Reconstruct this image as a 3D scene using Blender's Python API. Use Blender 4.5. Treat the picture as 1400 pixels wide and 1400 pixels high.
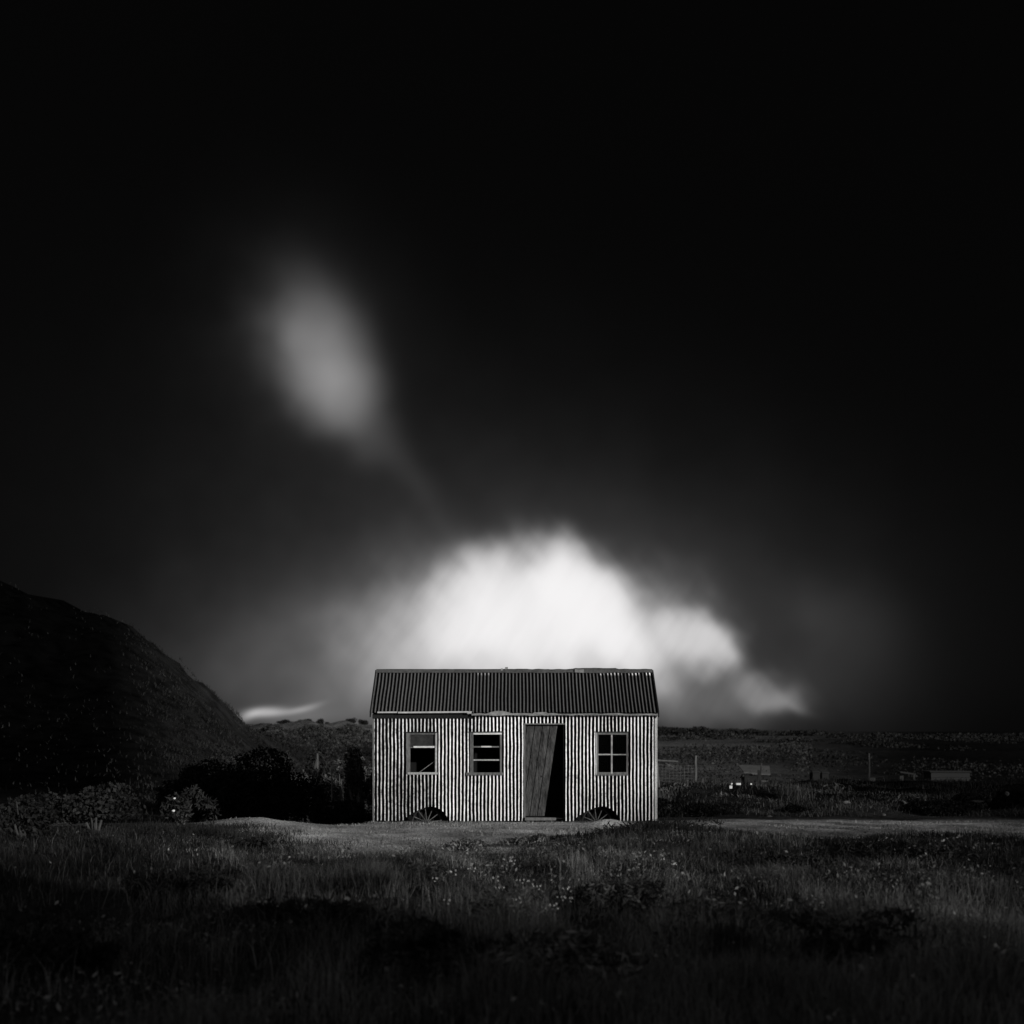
import bpy, math, random
import numpy as np
from mathutils import Vector, Matrix
random.seed(7); RNG = np.random.default_rng(11)
for o in list(bpy.data.objects): bpy.data.objects.remove(o)
SC = bpy.context.scene
COL = SC.collection
R = math.radians
F = 1983.0; CAMZ = 1.861; CAMY = -30.0; HY = 1000.0      # focal in photo pixels, eye height, distance, horizon row

# ------------------------------------------------------------------ camera
cam = bpy.data.cameras.new('camera'); co = bpy.data.objects.new('camera', cam); COL.objects.link(co)
co.location = (0, CAMY, CAMZ); co.rotation_euler = (R(90), 0, 0)
cam.sensor_width = 36; cam.lens = F/1400*36; cam.shift_y = (HY-700)/1400
cam.clip_start = .1; cam.clip_end = 30000
cam.dof.use_dof = True; cam.dof.focus_distance = 30.0; cam.dof.aperture_fstop = 1.5
SC.camera = co

# ------------------------------------------------------------------ sun
SUN_AZ, SUN_EL = R(140), R(12)      # clockwise from +Y: right of the camera, low behind it
sdir = Vector((math.sin(SUN_AZ)*math.cos(SUN_EL), math.cos(SUN_AZ)*math.cos(SUN_EL), math.sin(SUN_EL)))
sl = bpy.data.lights.new('sun', 'SUN'); sl.energy = 5.0; sl.angle = R(.7); sl.color = (1, .99, .975)
so = bpy.data.objects.new('sun', sl); COL.objects.link(so)
so.rotation_euler = (-sdir).to_track_quat('-Z', 'Y').to_euler()

# ------------------------------------------------------------------ world
W = bpy.data.worlds.new('World'); SC.world = W; W.use_nodes = True
nt = W.node_tree; nt.nodes.clear()
def N(tree, t, **kw):
    n = tree.nodes.new(t)
    for k, v in kw.items(): setattr(n, k, v)
    return n
def L(tree, a, b): tree.links.new(a, b)
def M(tree, op, a, b=None, c=None, clamp=False):
    n = tree.nodes.new('ShaderNodeMath'); n.operation = op; n.use_clamp = clamp
    for i, v in enumerate((a, b, c)):
        if v is None: continue
        if isinstance(v, (int, float)): n.inputs[i].default_value = v
        else: tree.links.new(v, n.inputs[i])
    return n.outputs[0]
STR = 0.1
sky = N(nt, 'ShaderNodeTexSky', sky_type='NISHITA', sun_disc=False)
sky.sun_elevation = SUN_EL; sky.sun_rotation = SUN_AZ
bw = N(nt, 'ShaderNodeRGBToBW'); L(nt, sky.outputs[0], bw.inputs[0])
tc = N(nt, 'ShaderNodeTexCoord'); sx = N(nt, 'ShaderNodeSeparateXYZ'); L(nt, tc.outputs['Generated'], sx.inputs[0])
az = M(nt, 'ARCTAN2', sx.outputs[0], sx.outputs[1]); el = M(nt, 'ARCSINE', sx.outputs[2])
az_ = M(nt, 'MULTIPLY', az, 1000.0); el_ = M(nt, 'MULTIPLY', el, 1000.0)   # milliradians of azimuth and elevation
cx = N(nt, 'ShaderNodeCombineXYZ'); L(nt, az_, cx.inputs[0]); L(nt, el_, cx.inputs[1])
# wind-drawn distortion of the cloud edges
def cloudnoise(vec, scale_u, scale_v, rot, detail=4, loc=(0, 0, 0)):
    mp = N(nt, 'ShaderNodeMapping', vector_type='POINT'); L(nt, vec, mp.inputs[0])
    mp.inputs['Rotation'].default_value = (0, 0, rot); mp.inputs['Location'].default_value = loc
    mp2 = N(nt, 'ShaderNodeMapping', vector_type='POINT'); L(nt, mp.outputs[0], mp2.inputs[0])
    mp2.inputs['Scale'].default_value = (scale_u, scale_v, 1)
    nz = N(nt, 'ShaderNodeTexNoise'); nz.inputs['Scale'].default_value = 1; nz.inputs['Detail'].default_value = detail
    nz.inputs['Roughness'].default_value = .5
    L(nt, mp2.outputs[0], nz.inputs[0]); return nz
nzA = cloudnoise(cx.outputs[0], 1/70, 1/20, R(52), 2)
nzB = cloudnoise(cx.outputs[0], 1/52, 1/52, 0, 2, (13, 5, 0))
nzS = cloudnoise(cx.outputs[0], 1/14, 1/60, R(34), 3, (3, 9, 0))      # long-exposure streaks
def warp(vec, nz, amt):
    a = N(nt, 'ShaderNodeVectorMath', operation='SUBTRACT'); L(nt, nz.outputs['Color'], a.inputs[0]); a.inputs[1].default_value = (.5, .5, .5)
    b = N(nt, 'ShaderNodeVectorMath', operation='MULTIPLY'); L(nt, a.outputs[0], b.inputs[0]); b.inputs[1].default_value = (amt, amt, 0)
    c = N(nt, 'ShaderNodeVectorMath', operation='ADD'); L(nt, vec, c.inputs[0]); L(nt, b.outputs[0], c.inputs[1]); return c.outputs[0]
wv = warp(cx.outputs[0], nzB, 34); wv = warp(wv, nzA, 10)
wsoft = warp(cx.outputs[0], nzB, 16)
def toang(px, py):
    u, v = (px-700)/F, (HY-py)/F
    a = math.atan(u); return a*1000, math.atan(v*math.cos(a))*1000
def blob(vec, px, py, rx, ry, rot, p, amp):
    a, e = toang(px, py); k = 1000/F
    mp = N(nt, 'ShaderNodeMapping', vector_type='TEXTURE'); L(nt, vec, mp.inputs[0])
    mp.inputs['Location'].default_value = (a, e, 0); mp.inputs['Rotation'].default_value = (0, 0, R(rot)); mp.inputs['Scale'].default_value = (rx*k, ry*k, 1)
    ln = N(nt, 'ShaderNodeVectorMath', operation='LENGTH'); L(nt, mp.outputs[0], ln.inputs[0])
    q = M(nt, 'POWER', ln.outputs['Value'], float(p)); q = M(nt, 'MULTIPLY', q, -1.0); q = M(nt, 'EXPONENT', q)
    return M(nt, 'MULTIPLY', q, float(amp))
def total(lst):
    t = lst[0]
    for x in lst[1:]: t = M(nt, 'ADD', t, x)
    return t
# (px, py, rx, ry, rot, power, amplitude) seen from the lane; rot counter-clockwise
core = total([blob(wv, *b) for b in [
    (742, 868, 136, 68, 0, 2.4, 2.0), (655, 842, 82, 54, 28, 2.0, .8), (800, 822, 92, 54, -46, 3.4, 2.0),
    (690, 796, 66, 34, 14, 2.2, .6), (640, 808, 60, 34, 28, 2.0, .35), (778, 796, 44, 28, 0, 2.6, .7), (872, 902, 52, 32, -30, 2.6, .45), (952, 880, 52, 34, -20, 3, .95),
    (996, 902, 28, 15, -50, 2.2, .25),
    (1052, 950, 42, 18, -10, 2.6, .20), (1080, 966, 26, 9, -30, 2, .07), (960, 955, 95, 34, 0, 2, .11), (560, 860, 85, 75, 30, 2, .16), (585, 910, 110, 60, 0, 2, .18)]])
core = M(nt, 'MULTIPLY', core, M(nt, 'MULTIPLY_ADD', nzS.outputs['Fac'], .6, .7))
core = M(nt, 'SUBTRACT', 1.0, M(nt, 'EXPONENT', M(nt, 'MULTIPLY', core, -1.0)))
core = M(nt, 'MULTIPLY', core, .86)
soft = total([blob(wsoft, *b) for b in [
    (720, 850, 250, 115, 0, 1.6, .075), (470, 940, 170, 95, 0, 2, .075), (640, 800, 380, 230, -10, 1.8, .012),
    (1140, 850, 80, 60, -20, 2.2, .018), (1110, 940, 110, 70, 0, 2, .012), (330, 900, 130, 90, 0, 2, .010),
    (424, 462, 60, 72, 20, 2.2, .06), (444, 496, 55, 76, 22, 2.8, .13), (462, 534, 50, 46, 20, 2.8, .09), (500, 584, 36, 52, 38, 2.4, .03), (565, 650, 20, 90, 36, 2, .012),
    (420, 490, 120, 140, 20, 2, .010)]])
strk = total([blob(warp(cx.outputs[0], nzB, 5), *b) for b in [
    (362, 972, 24, 6.5, 6, 2.2, .30), (340, 978, 16, 6, 25, 2, .2), (398, 971, 26, 4.5, 6, 2.2, .12), (422, 966, 20, 4.5, 14, 2.2, .10), (400, 978, 60, 12, 0, 2, .05)]])
mott = M(nt, 'MULTIPLY_ADD', nzB.outputs['Fac'], .7, .65)
soft = M(nt, 'MULTIPLY', soft, mott)
base = M(nt, 'MULTIPLY', M(nt, 'MULTIPLY', bw.outputs[0], STR), .003)      # clear air behind a deep dark filter
base = M(nt, 'ADD', M(nt, 'MINIMUM', base, .006), .0010)
front = M(nt, 'GREATER_THAN', sx.outputs[1], 0.0)
cl = M(nt, 'MULTIPLY', total([core, soft, strk]), front)
rear = M(nt, 'MULTIPLY', M(nt, 'SUBTRACT', M(nt, 'MULTIPLY', sx.outputs[1], -1.0), .15), 1.6, clamp=True)      # unseen pale cloud added behind the camera to lift the foreground shade
rear = M(nt, 'MULTIPLY', rear, M(nt, 'MULTIPLY_ADD', nzB.outputs['Fac'], .38, .22)); cl = M(nt, 'ADD', cl, rear)
allv = M(nt, 'MULTIPLY', M(nt, 'ADD', base, cl), 1/STR)
cc = N(nt, 'ShaderNodeCombineColor'); 
for i, s in enumerate((1.0, .985, .99)): L(nt, M(nt, 'MULTIPLY', allv, s), cc.inputs[i])
bg = N(nt, 'ShaderNodeBackground'); bg.inputs[1].default_value = STR; L(nt, cc.outputs[0], bg.inputs[0])
wo = N(nt, 'ShaderNodeOutputWorld'); L(nt, bg.outputs[0], wo.inputs[0])

# ------------------------------------------------------------------ exposure
SC.view_settings.view_transform = 'Standard'; SC.view_settings.look = 'None'
SC.view_settings.exposure = 0; SC.view_settings.gamma = 1; SC.view_settings.use_curve_mapping = False

# ------------------------------------------------------------------ materials
def mat(name, v, var=.35, scale=6, rough=.9, bump=.0, bscale=20, island=0., spec=.2, stretch=(1, 1, 1), metal=0., detail=6):
    m = bpy.data.materials.new(name); m.use_nodes = True; t = m.node_tree; t.nodes.clear()
    out = N(t, 'ShaderNodeOutputMaterial'); p = N(t, 'ShaderNodeBsdfPrincipled'); L(t, p.outputs[0], out.inputs[0])
    c = N(t, 'ShaderNodeTexCoord'); mp = N(t, 'ShaderNodeMapping'); L(t, c.outputs['Object'], mp.inputs[0]); mp.inputs['Scale'].default_value = stretch
    n = N(t, 'ShaderNodeTexNoise'); n.inputs['Scale'].default_value = scale; n.inputs['Detail'].default_value = detail; n.inputs['Roughness'].default_value = .65
    L(t, mp.outputs[0], n.inputs[0])
    f = M(t, 'MULTIPLY_ADD', n.outputs['Fac'], 2*var*2, 1-2*var)          # contrasty
    f = M(t, 'MAXIMUM', f, .08)
    if island:
        g = N(t, 'ShaderNodeNewGeometry'); f = M(t, 'MULTIPLY', f, M(t, 'MULTIPLY_ADD', g.outputs['Random Per Island'], 2*island, 1-island))
    f = M(t, 'MULTIPLY', f, v)
    q = N(t, 'ShaderNodeCombineColor')
    for i, s in enumerate((1.0, 1.0, .985)): L(t, M(t, 'MULTIPLY', f, s), q.inputs[i])
    L(t, q.outputs[0], p.inputs['Base Color']); p.inputs['Roughness'].default_value = rough; p.inputs['Specular IOR Level'].default_value = spec
    p.inputs['Metallic'].default_value = metal
    if bump:
        n2 = N(t, 'ShaderNodeTexNoise'); n2.inputs['Scale'].default_value = bscale; n2.inputs['Detail'].default_value = 6; L(t, mp.outputs[0], n2.inputs[0])
        b = N(t, 'ShaderNodeBump'); b.inputs['Strength'].default_value = bump; b.inputs['Distance'].default_value = .03; L(t, n2.outputs['Fac'], b.inputs['Height']); L(t, b.outputs[0], p.inputs['Normal'])
    return m
M_ = dict(
    ground=None,
    timber=mat('grey_timber', .10, .45, 14, bump=.5, bscale=40, stretch=(1, 1, .25)),
    dark_timber=mat('dark_timber', .007, .4, 12, bump=.4, bscale=30),
    pale_timber=mat('pale_timber', .27, .5, 18, bump=.4, bscale=40),
    white_wood=mat('white_wood', .42, .4, 25, bump=.3, bscale=60),
    jamb=mat('jamb', .085, .55, 20, bump=.6, bscale=45, stretch=(1, 1, .35)),
    gutter=mat('gutter', .32, .3, 10, rough=.6),
    lead=mat('ridge_lead', .05, .5, 9, bump=.5, bscale=25, stretch=(1, 1, 1)),
    torn=mat('torn_board', .15, .65, 8, bump=.6, bscale=20, stretch=(.5, 1, 1)),
    iron=mat('iron', .02, .4, 20, rough=.6), spoke=mat('spoke', .07, .9, 14),
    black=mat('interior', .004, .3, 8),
    grass=mat('grass', .058, .85, .7, island=.8, spec=.1),
    turf=mat('turf', .15, .6, 1.1, island=.7, spec=.1),
    heather=mat('heather', .013, .8, 1.1, island=.8, spec=.1), weed=mat('weed', .075, .9, .8, island=.9, spec=.1), scrub_shaded=mat('scrub_shaded', .009, .8, .05, island=.8, spec=0), scrub=mat('scrub', .02, .8, .05, island=.8, spec=0), bracken=mat('bracken', .012, .8, .12, island=.7, spec=0), bank=mat('bank', .03, .8, .8, island=.8, spec=.05),
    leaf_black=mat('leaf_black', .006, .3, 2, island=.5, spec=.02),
    leaf_dark=mat('leaf_dark', .015, .4, 2, island=.7, spec=.1),
    leaf=mat('leaf', .045, .45, 2, island=.75, spec=.12),
    stem=mat('stem', .04, .4, 9), petal=mat('petal', .42, .3, 20), post=mat('post', .065, .4, 14, stretch=(1, 1, .2)),
    roofpale=mat('pale_roof', .045, .3, 3), shed=mat('shed_boards', .010, .35, 1.5, stretch=(.3, .3, 6)),
    stone=mat('stone', .06, .4, 8, bump=.6, bscale=14), white=mat('white_paint', .45, .2, 8), wire=mat('wire', .08, .2, 8),
    wood_far=mat('far_leaf', .012, .4, .05, island=.5, spec=0))
# ground: grazed turf with bare gravel, darker fields beyond
def ground_mat():
    m = bpy.data.materials.new('ground'); m.use_nodes = True; t = m.node_tree; t.nodes.clear()
    out = N(t, 'ShaderNodeOutputMaterial'); p = N(t, 'ShaderNodeBsdfPrincipled'); L(t, p.outputs[0], out.inputs[0])
    at = N(t, 'ShaderNodeAttribute', attribute_name='tone'); c = N(t, 'ShaderNodeTexCoord')
    n = N(t, 'ShaderNodeTexNoise'); n.inputs['Scale'].default_value = 20; n.inputs['Detail'].default_value = 8; n.inputs['Roughness'].default_value = .75; L(t, c.outputs['Object'], n.inputs[0])
    n1 = N(t, 'ShaderNodeTexNoise'); n1.inputs['Scale'].default_value = .7; n1.inputs['Detail'].default_value = 6; L(t, c.outputs['Object'], n1.inputs[0])
    v = N(t, 'ShaderNodeTexNoise'); v.inputs['Scale'].default_value = .012; v.inputs['Detail'].default_value = 8; v.inputs['Roughness'].default_value = .7; L(t, c.outputs['Object'], v.inputs[0])
    f = M(t, 'MAXIMUM', M(t, 'MULTIPLY_ADD', n.outputs['Fac'], 6.5, -2.1), .1)
    f = M(t, 'MULTIPLY', f, M(t, 'MAXIMUM', M(t, 'MULTIPLY_ADD', n1.outputs['Fac'], 3.0, -.5), .2))
    f = M(t, 'MULTIPLY', f, M(t, 'MAXIMUM', M(t, 'MULTIPLY_ADD', v.outputs['Fac'], 4.0, -1.0), .25))
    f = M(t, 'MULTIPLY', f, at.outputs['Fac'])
    q = N(t, 'ShaderNodeCombineColor')
    for i in range(3): L(t, f, q.inputs[i])
    L(t, q.outputs[0], p.inputs['Base Color']); p.inputs['Roughness'].default_value = .95; p.inputs['Specular IOR Level'].default_value = .0
    b = N(t, 'ShaderNodeBump'); b.inputs['Strength'].default_value = .8; b.inputs['Distance'].default_value = .04; L(t, n.outputs['Fac'], b.inputs['Height']); L(t, b.outputs[0], p.inputs['Normal'])
    return m
M_['ground'] = ground_mat()
# corrugated sheet: whitewash on the ridges, valley shade painted near-black into the colour
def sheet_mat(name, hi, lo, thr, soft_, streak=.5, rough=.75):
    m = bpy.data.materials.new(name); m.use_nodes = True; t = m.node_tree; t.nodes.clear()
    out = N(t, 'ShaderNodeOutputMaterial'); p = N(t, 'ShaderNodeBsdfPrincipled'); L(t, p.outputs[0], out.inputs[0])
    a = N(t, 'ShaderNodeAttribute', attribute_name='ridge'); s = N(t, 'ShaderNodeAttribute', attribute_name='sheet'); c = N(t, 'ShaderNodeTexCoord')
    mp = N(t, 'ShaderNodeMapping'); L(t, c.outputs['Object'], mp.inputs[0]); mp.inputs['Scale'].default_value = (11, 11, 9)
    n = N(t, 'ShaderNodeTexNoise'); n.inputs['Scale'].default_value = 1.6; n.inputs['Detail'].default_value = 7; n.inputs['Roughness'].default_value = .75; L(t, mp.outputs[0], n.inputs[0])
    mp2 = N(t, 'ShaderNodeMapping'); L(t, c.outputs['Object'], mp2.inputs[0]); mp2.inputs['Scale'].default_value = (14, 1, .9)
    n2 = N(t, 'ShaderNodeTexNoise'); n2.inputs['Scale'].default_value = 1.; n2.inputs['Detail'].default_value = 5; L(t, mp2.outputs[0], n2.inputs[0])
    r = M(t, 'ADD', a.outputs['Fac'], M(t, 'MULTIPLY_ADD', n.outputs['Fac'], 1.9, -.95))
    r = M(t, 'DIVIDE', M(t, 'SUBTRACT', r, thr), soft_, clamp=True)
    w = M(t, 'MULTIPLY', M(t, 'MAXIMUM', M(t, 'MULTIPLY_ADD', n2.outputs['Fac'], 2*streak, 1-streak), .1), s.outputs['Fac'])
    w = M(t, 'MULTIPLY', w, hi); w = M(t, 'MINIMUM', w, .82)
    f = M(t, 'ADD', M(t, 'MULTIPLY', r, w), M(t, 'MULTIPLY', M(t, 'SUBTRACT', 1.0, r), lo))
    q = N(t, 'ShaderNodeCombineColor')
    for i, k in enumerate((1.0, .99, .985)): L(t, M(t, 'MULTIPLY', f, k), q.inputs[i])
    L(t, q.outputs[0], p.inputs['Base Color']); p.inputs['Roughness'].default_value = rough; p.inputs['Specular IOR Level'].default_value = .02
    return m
M_['wall'] = sheet_mat('whitewashed_tin_valley_shade', .92, .002, .40, .45, .8)
M_['roof'] = sheet_mat('dark_roof_tin_valley_shade', .075, .004, .1, .5, .3)
def glass_mat():
    m = bpy.data.materials.new('old_glass'); m.use_nodes = True; p = m.node_tree.nodes['Principled BSDF']
    p.inputs['Base Color'].default_value = (.6, .6, .6, 1); p.inputs['Roughness'].default_value = .12; p.inputs['Transmission Weight'].default_value = 1; p.inputs['IOR'].default_value = 1.45
    t = m.node_tree; n = N(t, 'ShaderNodeTexNoise'); n.inputs['Scale'].default_value = 9; b = N(t, 'ShaderNodeBump'); b.inputs['Strength'].default_value = .2; L(t, n.outputs['Fac'], b.inputs['Height']); L(t, b.outputs[0], p.inputs['Normal'])
    return m
M_['glass'] = glass_mat()
def dim_reflection():
    return mat('grey_reflection_glass', .022, .6, 7, rough=.35)  # faint reflection put into an opaque grey pane colour
M_['dim_reflection'] = dim_reflection()

# ------------------------------------------------------------------ builders
def P(px, py, D): return Vector(((px-700)/F*D, D+CAMY, CAMZ+(HY-py)/F*D))
def tag(o, label=None, cat=None, group=None, kind=None):
    for k, v in (('label', label), ('category', cat), ('group', group), ('kind', kind)):
        if v: o[k] = v
    return o
def empty(name, loc, label, cat, group=None, rz=0):
    o = bpy.data.objects.new(name, None); o.empty_display_size = .3; COL.objects.link(o); o.location = loc; o.rotation_euler = (0, 0, rz)
    return tag(o, label, cat, group)
def mesh_np(name, V, Fc, material, parent=None, origin=(0, 0, 0), smooth=False):
    me = bpy.data.meshes.new(name); V = np.asarray(V, dtype=np.float32) - np.asarray(origin, dtype=np.float32); Fc = np.asarray(Fc, dtype=np.int32)
    k = Fc.shape[1]; me.vertices.add(len(V)); me.vertices.foreach_set('co', V.ravel())
    me.loops.add(Fc.size); me.loops.foreach_set('vertex_index', Fc.ravel())
    me.polygons.add(len(Fc)); me.polygons.foreach_set('loop_start', np.arange(0, Fc.size, k, dtype=np.int32)); me.polygons.foreach_set('loop_total', np.full(len(Fc), k, dtype=np.int32))
    me.update(calc_edges=True)
    if smooth: me.polygons.foreach_set('use_smooth', np.ones(len(Fc), dtype=bool))
    me.materials.append(material); o = bpy.data.objects.new(name, me); COL.objects.link(o)
    if parent: o.parent = parent
    else: o.location = origin
    return o
class MB:
    def __init__(s): s.v = []; s.f = []
    def add(s, vs, fs):
        b = len(s.v); s.v += [tuple(v) for v in vs]; s.f += [tuple(i+b for i in f) for f in fs]
    def box(s, x0, x1, y0, y1, z0, z1, jit=0.):
        c = [(x, y, z) for z in (z0, z1) for y in (y0, y1) for x in (x0, x1)]
        if jit: c = [tuple(a+random.uniform(-jit, jit) for a in v) for v in c]
        s.add(c, [(0, 2, 3, 1), (4, 5, 7, 6), (0, 1, 5, 4), (2, 6, 7, 3), (0, 4, 6, 2), (1, 3, 7, 5)])
    def tube(s, a, b, r0, r1=None, n=8):
        a, b = Vector(a), Vector(b); r1 = r0 if r1 is None else r1; d = (b-a).normalized(); u = d.orthogonal().normalized(); w = d.cross(u)
        vs = [p+(u*math.cos(t)+w*math.sin(t))*r for p, r in ((a, r0), (b, r1)) for t in [2*math.pi*i/n for i in range(n)]]
        s.add(vs, [(i, (i+1) % n, n+(i+1) % n, n+i) for i in range(n)]+[tuple(range(n-1, -1, -1)), tuple(range(n, 2*n))])
    def ring(s, c, R0, r, n=40, k=8, depth=None):      # ring in the XZ plane
        vs = []; depth = depth or r
        for i in range(n):
            t = 2*math.pi*i/n
            for j in range(k):
                q = 2*math.pi*j/k; rr = R0+r*math.cos(q); vs.append((c[0]+rr*math.cos(t), c[1]+depth*math.sin(q), c[2]+rr*math.sin(t)))
        s.add(vs, [(i*k+j, i*k+(j+1) % k, ((i+1) % n)*k+(j+1) % k, ((i+1) % n)*k+j) for i in range(n) for j in range(k)])
    def build(s, name, material, parent=None, origin=(0, 0, 0), bevel=0):
        me = bpy.data.meshes.new(name); me.from_pydata([tuple(a-b for a, b in zip(v, origin)) for v in s.v], [], s.f); me.update(); me.materials.append(material)
        o = bpy.data.objects.new(name, me); COL.objects.link(o)
        if parent: o.parent = parent
        else: o.location = origin
        if bevel:
            b = o.modifiers.new('bevel', 'BEVEL'); b.width = bevel; b.segments = 2; b.limit_method = 'ANGLE'
        return o
def _h(ix, iy, s):
    n = (ix.astype(np.int64)*374761393 + iy.astype(np.int64)*668265263 + s*1442695041) & 0xffffffff
    n = ((n ^ (n >> 13))*1274126177) & 0xffffffff; n = n ^ (n >> 16); return (n & 0xffff)/65535.0
def vn(x, y, s=0, octv=1):
    x = np.asarray(x, float); y = np.asarray(y, float); r = np.zeros(np.broadcast(x, y).shape); a = 1; tot = 0
    for k in range(octv):
        ix = np.floor(x); iy = np.floor(y); fx = x-ix; fy = y-iy; fx = fx*fx*(3-2*fx); fy = fy*fy*(3-2*fy)
        r = r+a*((_h(ix, iy, s+k)*(1-fx)+_h(ix+1, iy, s+k)*fx)*(1-fy)+(_h(ix, iy+1, s+k)*(1-fx)+_h(ix+1, iy+1, s+k)*fx)*fy); tot += a; a *= .5; x = x*2.03+5.1; y = y*2.03+1.7
    return r/tot*2-1
def ss(x, a, b): t = np.clip((x-a)/(b-a), 0, 1); return t*t*(3-2*t)
def gau(x, y, cx_, cy_, rx, ry): return np.exp(-(((x-cx_)/rx)**2+((y-cy_)/ry)**2))

# ------------------------------------------------------------------ terrain
def height(x, y):
    x = np.asarray(x, float); y = np.asarray(y, float); D = y-CAMY
    pad = np.exp(-(np.maximum(np.abs(x)-3.2, 0)/1.2)**2-(np.maximum(np.abs(y-.8)-1.6, 0)/1.0)**2)
    z = (.035*vn(x*.7, y*.7, 1, 2)+.018*vn(x*3, y*3, 2, 2))*(1-pad) - .015*pad
    # heather mounds in front
    z = z + .30*gau(x, y, 2.5, -7.5, 1.5, 2.6) + .26*gau(x, y, 6.2, -9.8, 2.6, 2.7) + .13*gau(x, y, 1.92, -1.15, .42, .28)
    z = z + .30*gau(x, y, -6.5, -8, 2.6, 3.5) + .16*gau(x, y, -2.2, -13, 1.4, 3) + .14*gau(x, y, -5.3, -1.1, .9, .8)
    z = z + .10*vn(x*.5, y*.5, 5, 3)*ss(-y, 7, 11)
    fg = ss(-y, 6.5, 10)
    z = z + fg*(.16*vn(x*.8, y*.6, 11, 2) + .09*vn(x*2.1, y*1.6, 12, 2))
    # ditch left of the hut and behind
    n = .35*vn(x*1.3, y*0, 8, 2)
    z = z - 1.0*ss(-x, 2.9, 4.0)*ss(y+n, -.9, .6)*(1-ss(y, 60, 140))
    # spoil bank right of the hut, valley behind
    z = z + .42*ss(x, 3.0, 4.4)*ss(y, 1.6, 6.5)*(1-ss(y, 9, 16))*(1+.5*vn(x*.8, y*.5, 9, 2))
    z = z - 2.0*ss(y, 10, 40)*(1-ss(y, 90, 330))
    # hill on the left, seen end on
    xp = np.array([-140, -95, -70, -52.0, -44, -40, -37.4, -35.3, -31.8, -28, -25.4, -21.5, -16, -10]); zp = np.array([34, 30, 25.5, 18.5, 15.6, 14.9, 13.9, 12.3, 9.3, 5.7, 3.1, .9, -.6, -1.])
    hh = np.interp(x*140/np.maximum(D, 60), xp, zp, left=30, right=-1.)
    hh = hh + 1.0*vn(x*.22, y*.11, 21, 3) + .8*vn(x*.6+y*.2, y*.45, 24, 3)
    wy = np.exp(-((y-112)/34.)**2)*(1-ss(y, 300, 400))
    z = z + np.maximum(hh+1, 0)*wy*ss(-x, 8, 22)
    # far plateau
    px = 700+x/np.maximum(D, 100)*F
    fz = np.interp(px, [-2000, 200, 340, 430, 520, 700, 900, 1000, 1100, 1180, 1400, 3000], [12, 11, 9.2, 8.8, 8.6, 7.6, 6.4, 4.6, 2.6, .8, .4, 0])
    z = z + (fz+.35*vn(px*.012, 0, 31, 3))*ss(y, 350, 1450)*(1-ss(y, 1700, 4000))
    # unseen hill added behind the camera, shaped to shade foreground and sides
    S0, S1, P0, P1 = .643, -.766, .766, .643
    a_ = x*S0+y*S1; s_ = x*P0+y*P1
    T = np.interp(s_, [-40, -18, -13, -10, -7, -4, -1, 2, 5, 8, 10.5, 13, 20, 60], [-12, -7, 2, 12.5, 16.5, 13, 8.0, 7, 7, 6, -1, -11, -12, -12]) + 5.5*vn(s_*.30, s_*0, 77, 2) + 4.5*vn(s_*1.1, s_*0, 78, 3)
    Hc = (52-T)*.2126-1.9
    z = z + Hc*np.exp(-((a_-52)/9.)**2)*ss(a_, 25, 34)
    # gully folds below the plateau on the left
    z = z + 4.2*gau(px, y, 430, 620, 120, 200)*(1+.5*np.sin(px*.11+y*.01))
    return z
def axis(a, b, step, far, n):
    g = np.arange(a, b+step/2, step); t = (np.geomspace(1, (far-abs(b))/step, n))*step
    t2 = (np.geomspace(1, (far-abs(a))/step, n))*step
    return np.concatenate([(a-t2)[::-1], g, b+t])
xs = axis(-10, 10, .09, 9000, 260); ys = axis(-24, 9, .11, 9000, 210)
X, Y = np.meshgrid(xs, ys); Z = height(X, Y); nx, ny = len(xs), len(ys)
V = np.stack([X.ravel(), Y.ravel(), Z.ravel()], 1); ii = (np.arange(ny-1)[:, None]*nx+np.arange(nx-1)[None, :]).ravel()
Fq = np.stack([ii, ii+1, ii+nx+1, ii+nx], 1)
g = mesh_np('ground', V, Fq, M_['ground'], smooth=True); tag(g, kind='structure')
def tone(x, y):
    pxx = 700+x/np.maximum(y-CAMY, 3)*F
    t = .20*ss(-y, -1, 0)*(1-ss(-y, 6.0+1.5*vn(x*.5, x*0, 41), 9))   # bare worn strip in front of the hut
    t = t*(1-.85*ss(-x+.6*vn(y*.7, x*.4, 42), 5.0, 7.0))*(1-.6*ss(x, 8, 12))+.028*(1-.5*ss(-y, 8, 12))  # strip darkens at both ends: side shade painted into the tone
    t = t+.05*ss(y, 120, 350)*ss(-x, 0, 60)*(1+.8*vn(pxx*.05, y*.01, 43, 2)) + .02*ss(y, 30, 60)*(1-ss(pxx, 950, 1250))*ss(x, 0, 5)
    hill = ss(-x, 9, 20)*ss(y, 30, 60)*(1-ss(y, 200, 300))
    t = t*(1-hill*(1-(.03+.50*ss(pxx, 130, 345))))*(1-.86*ss(pxx, 960, 1300)*ss(y, 2, 10))  # hill darker leftward, fields darker rightward: shade painted into the tone
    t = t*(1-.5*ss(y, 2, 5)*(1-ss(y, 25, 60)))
    return t
at = g.data.attributes.new('tone', 'FLOAT', 'POINT'); at.data.foreach_set('value', tone(X.ravel(), Y.ravel()).astype(np.float32))

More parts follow.
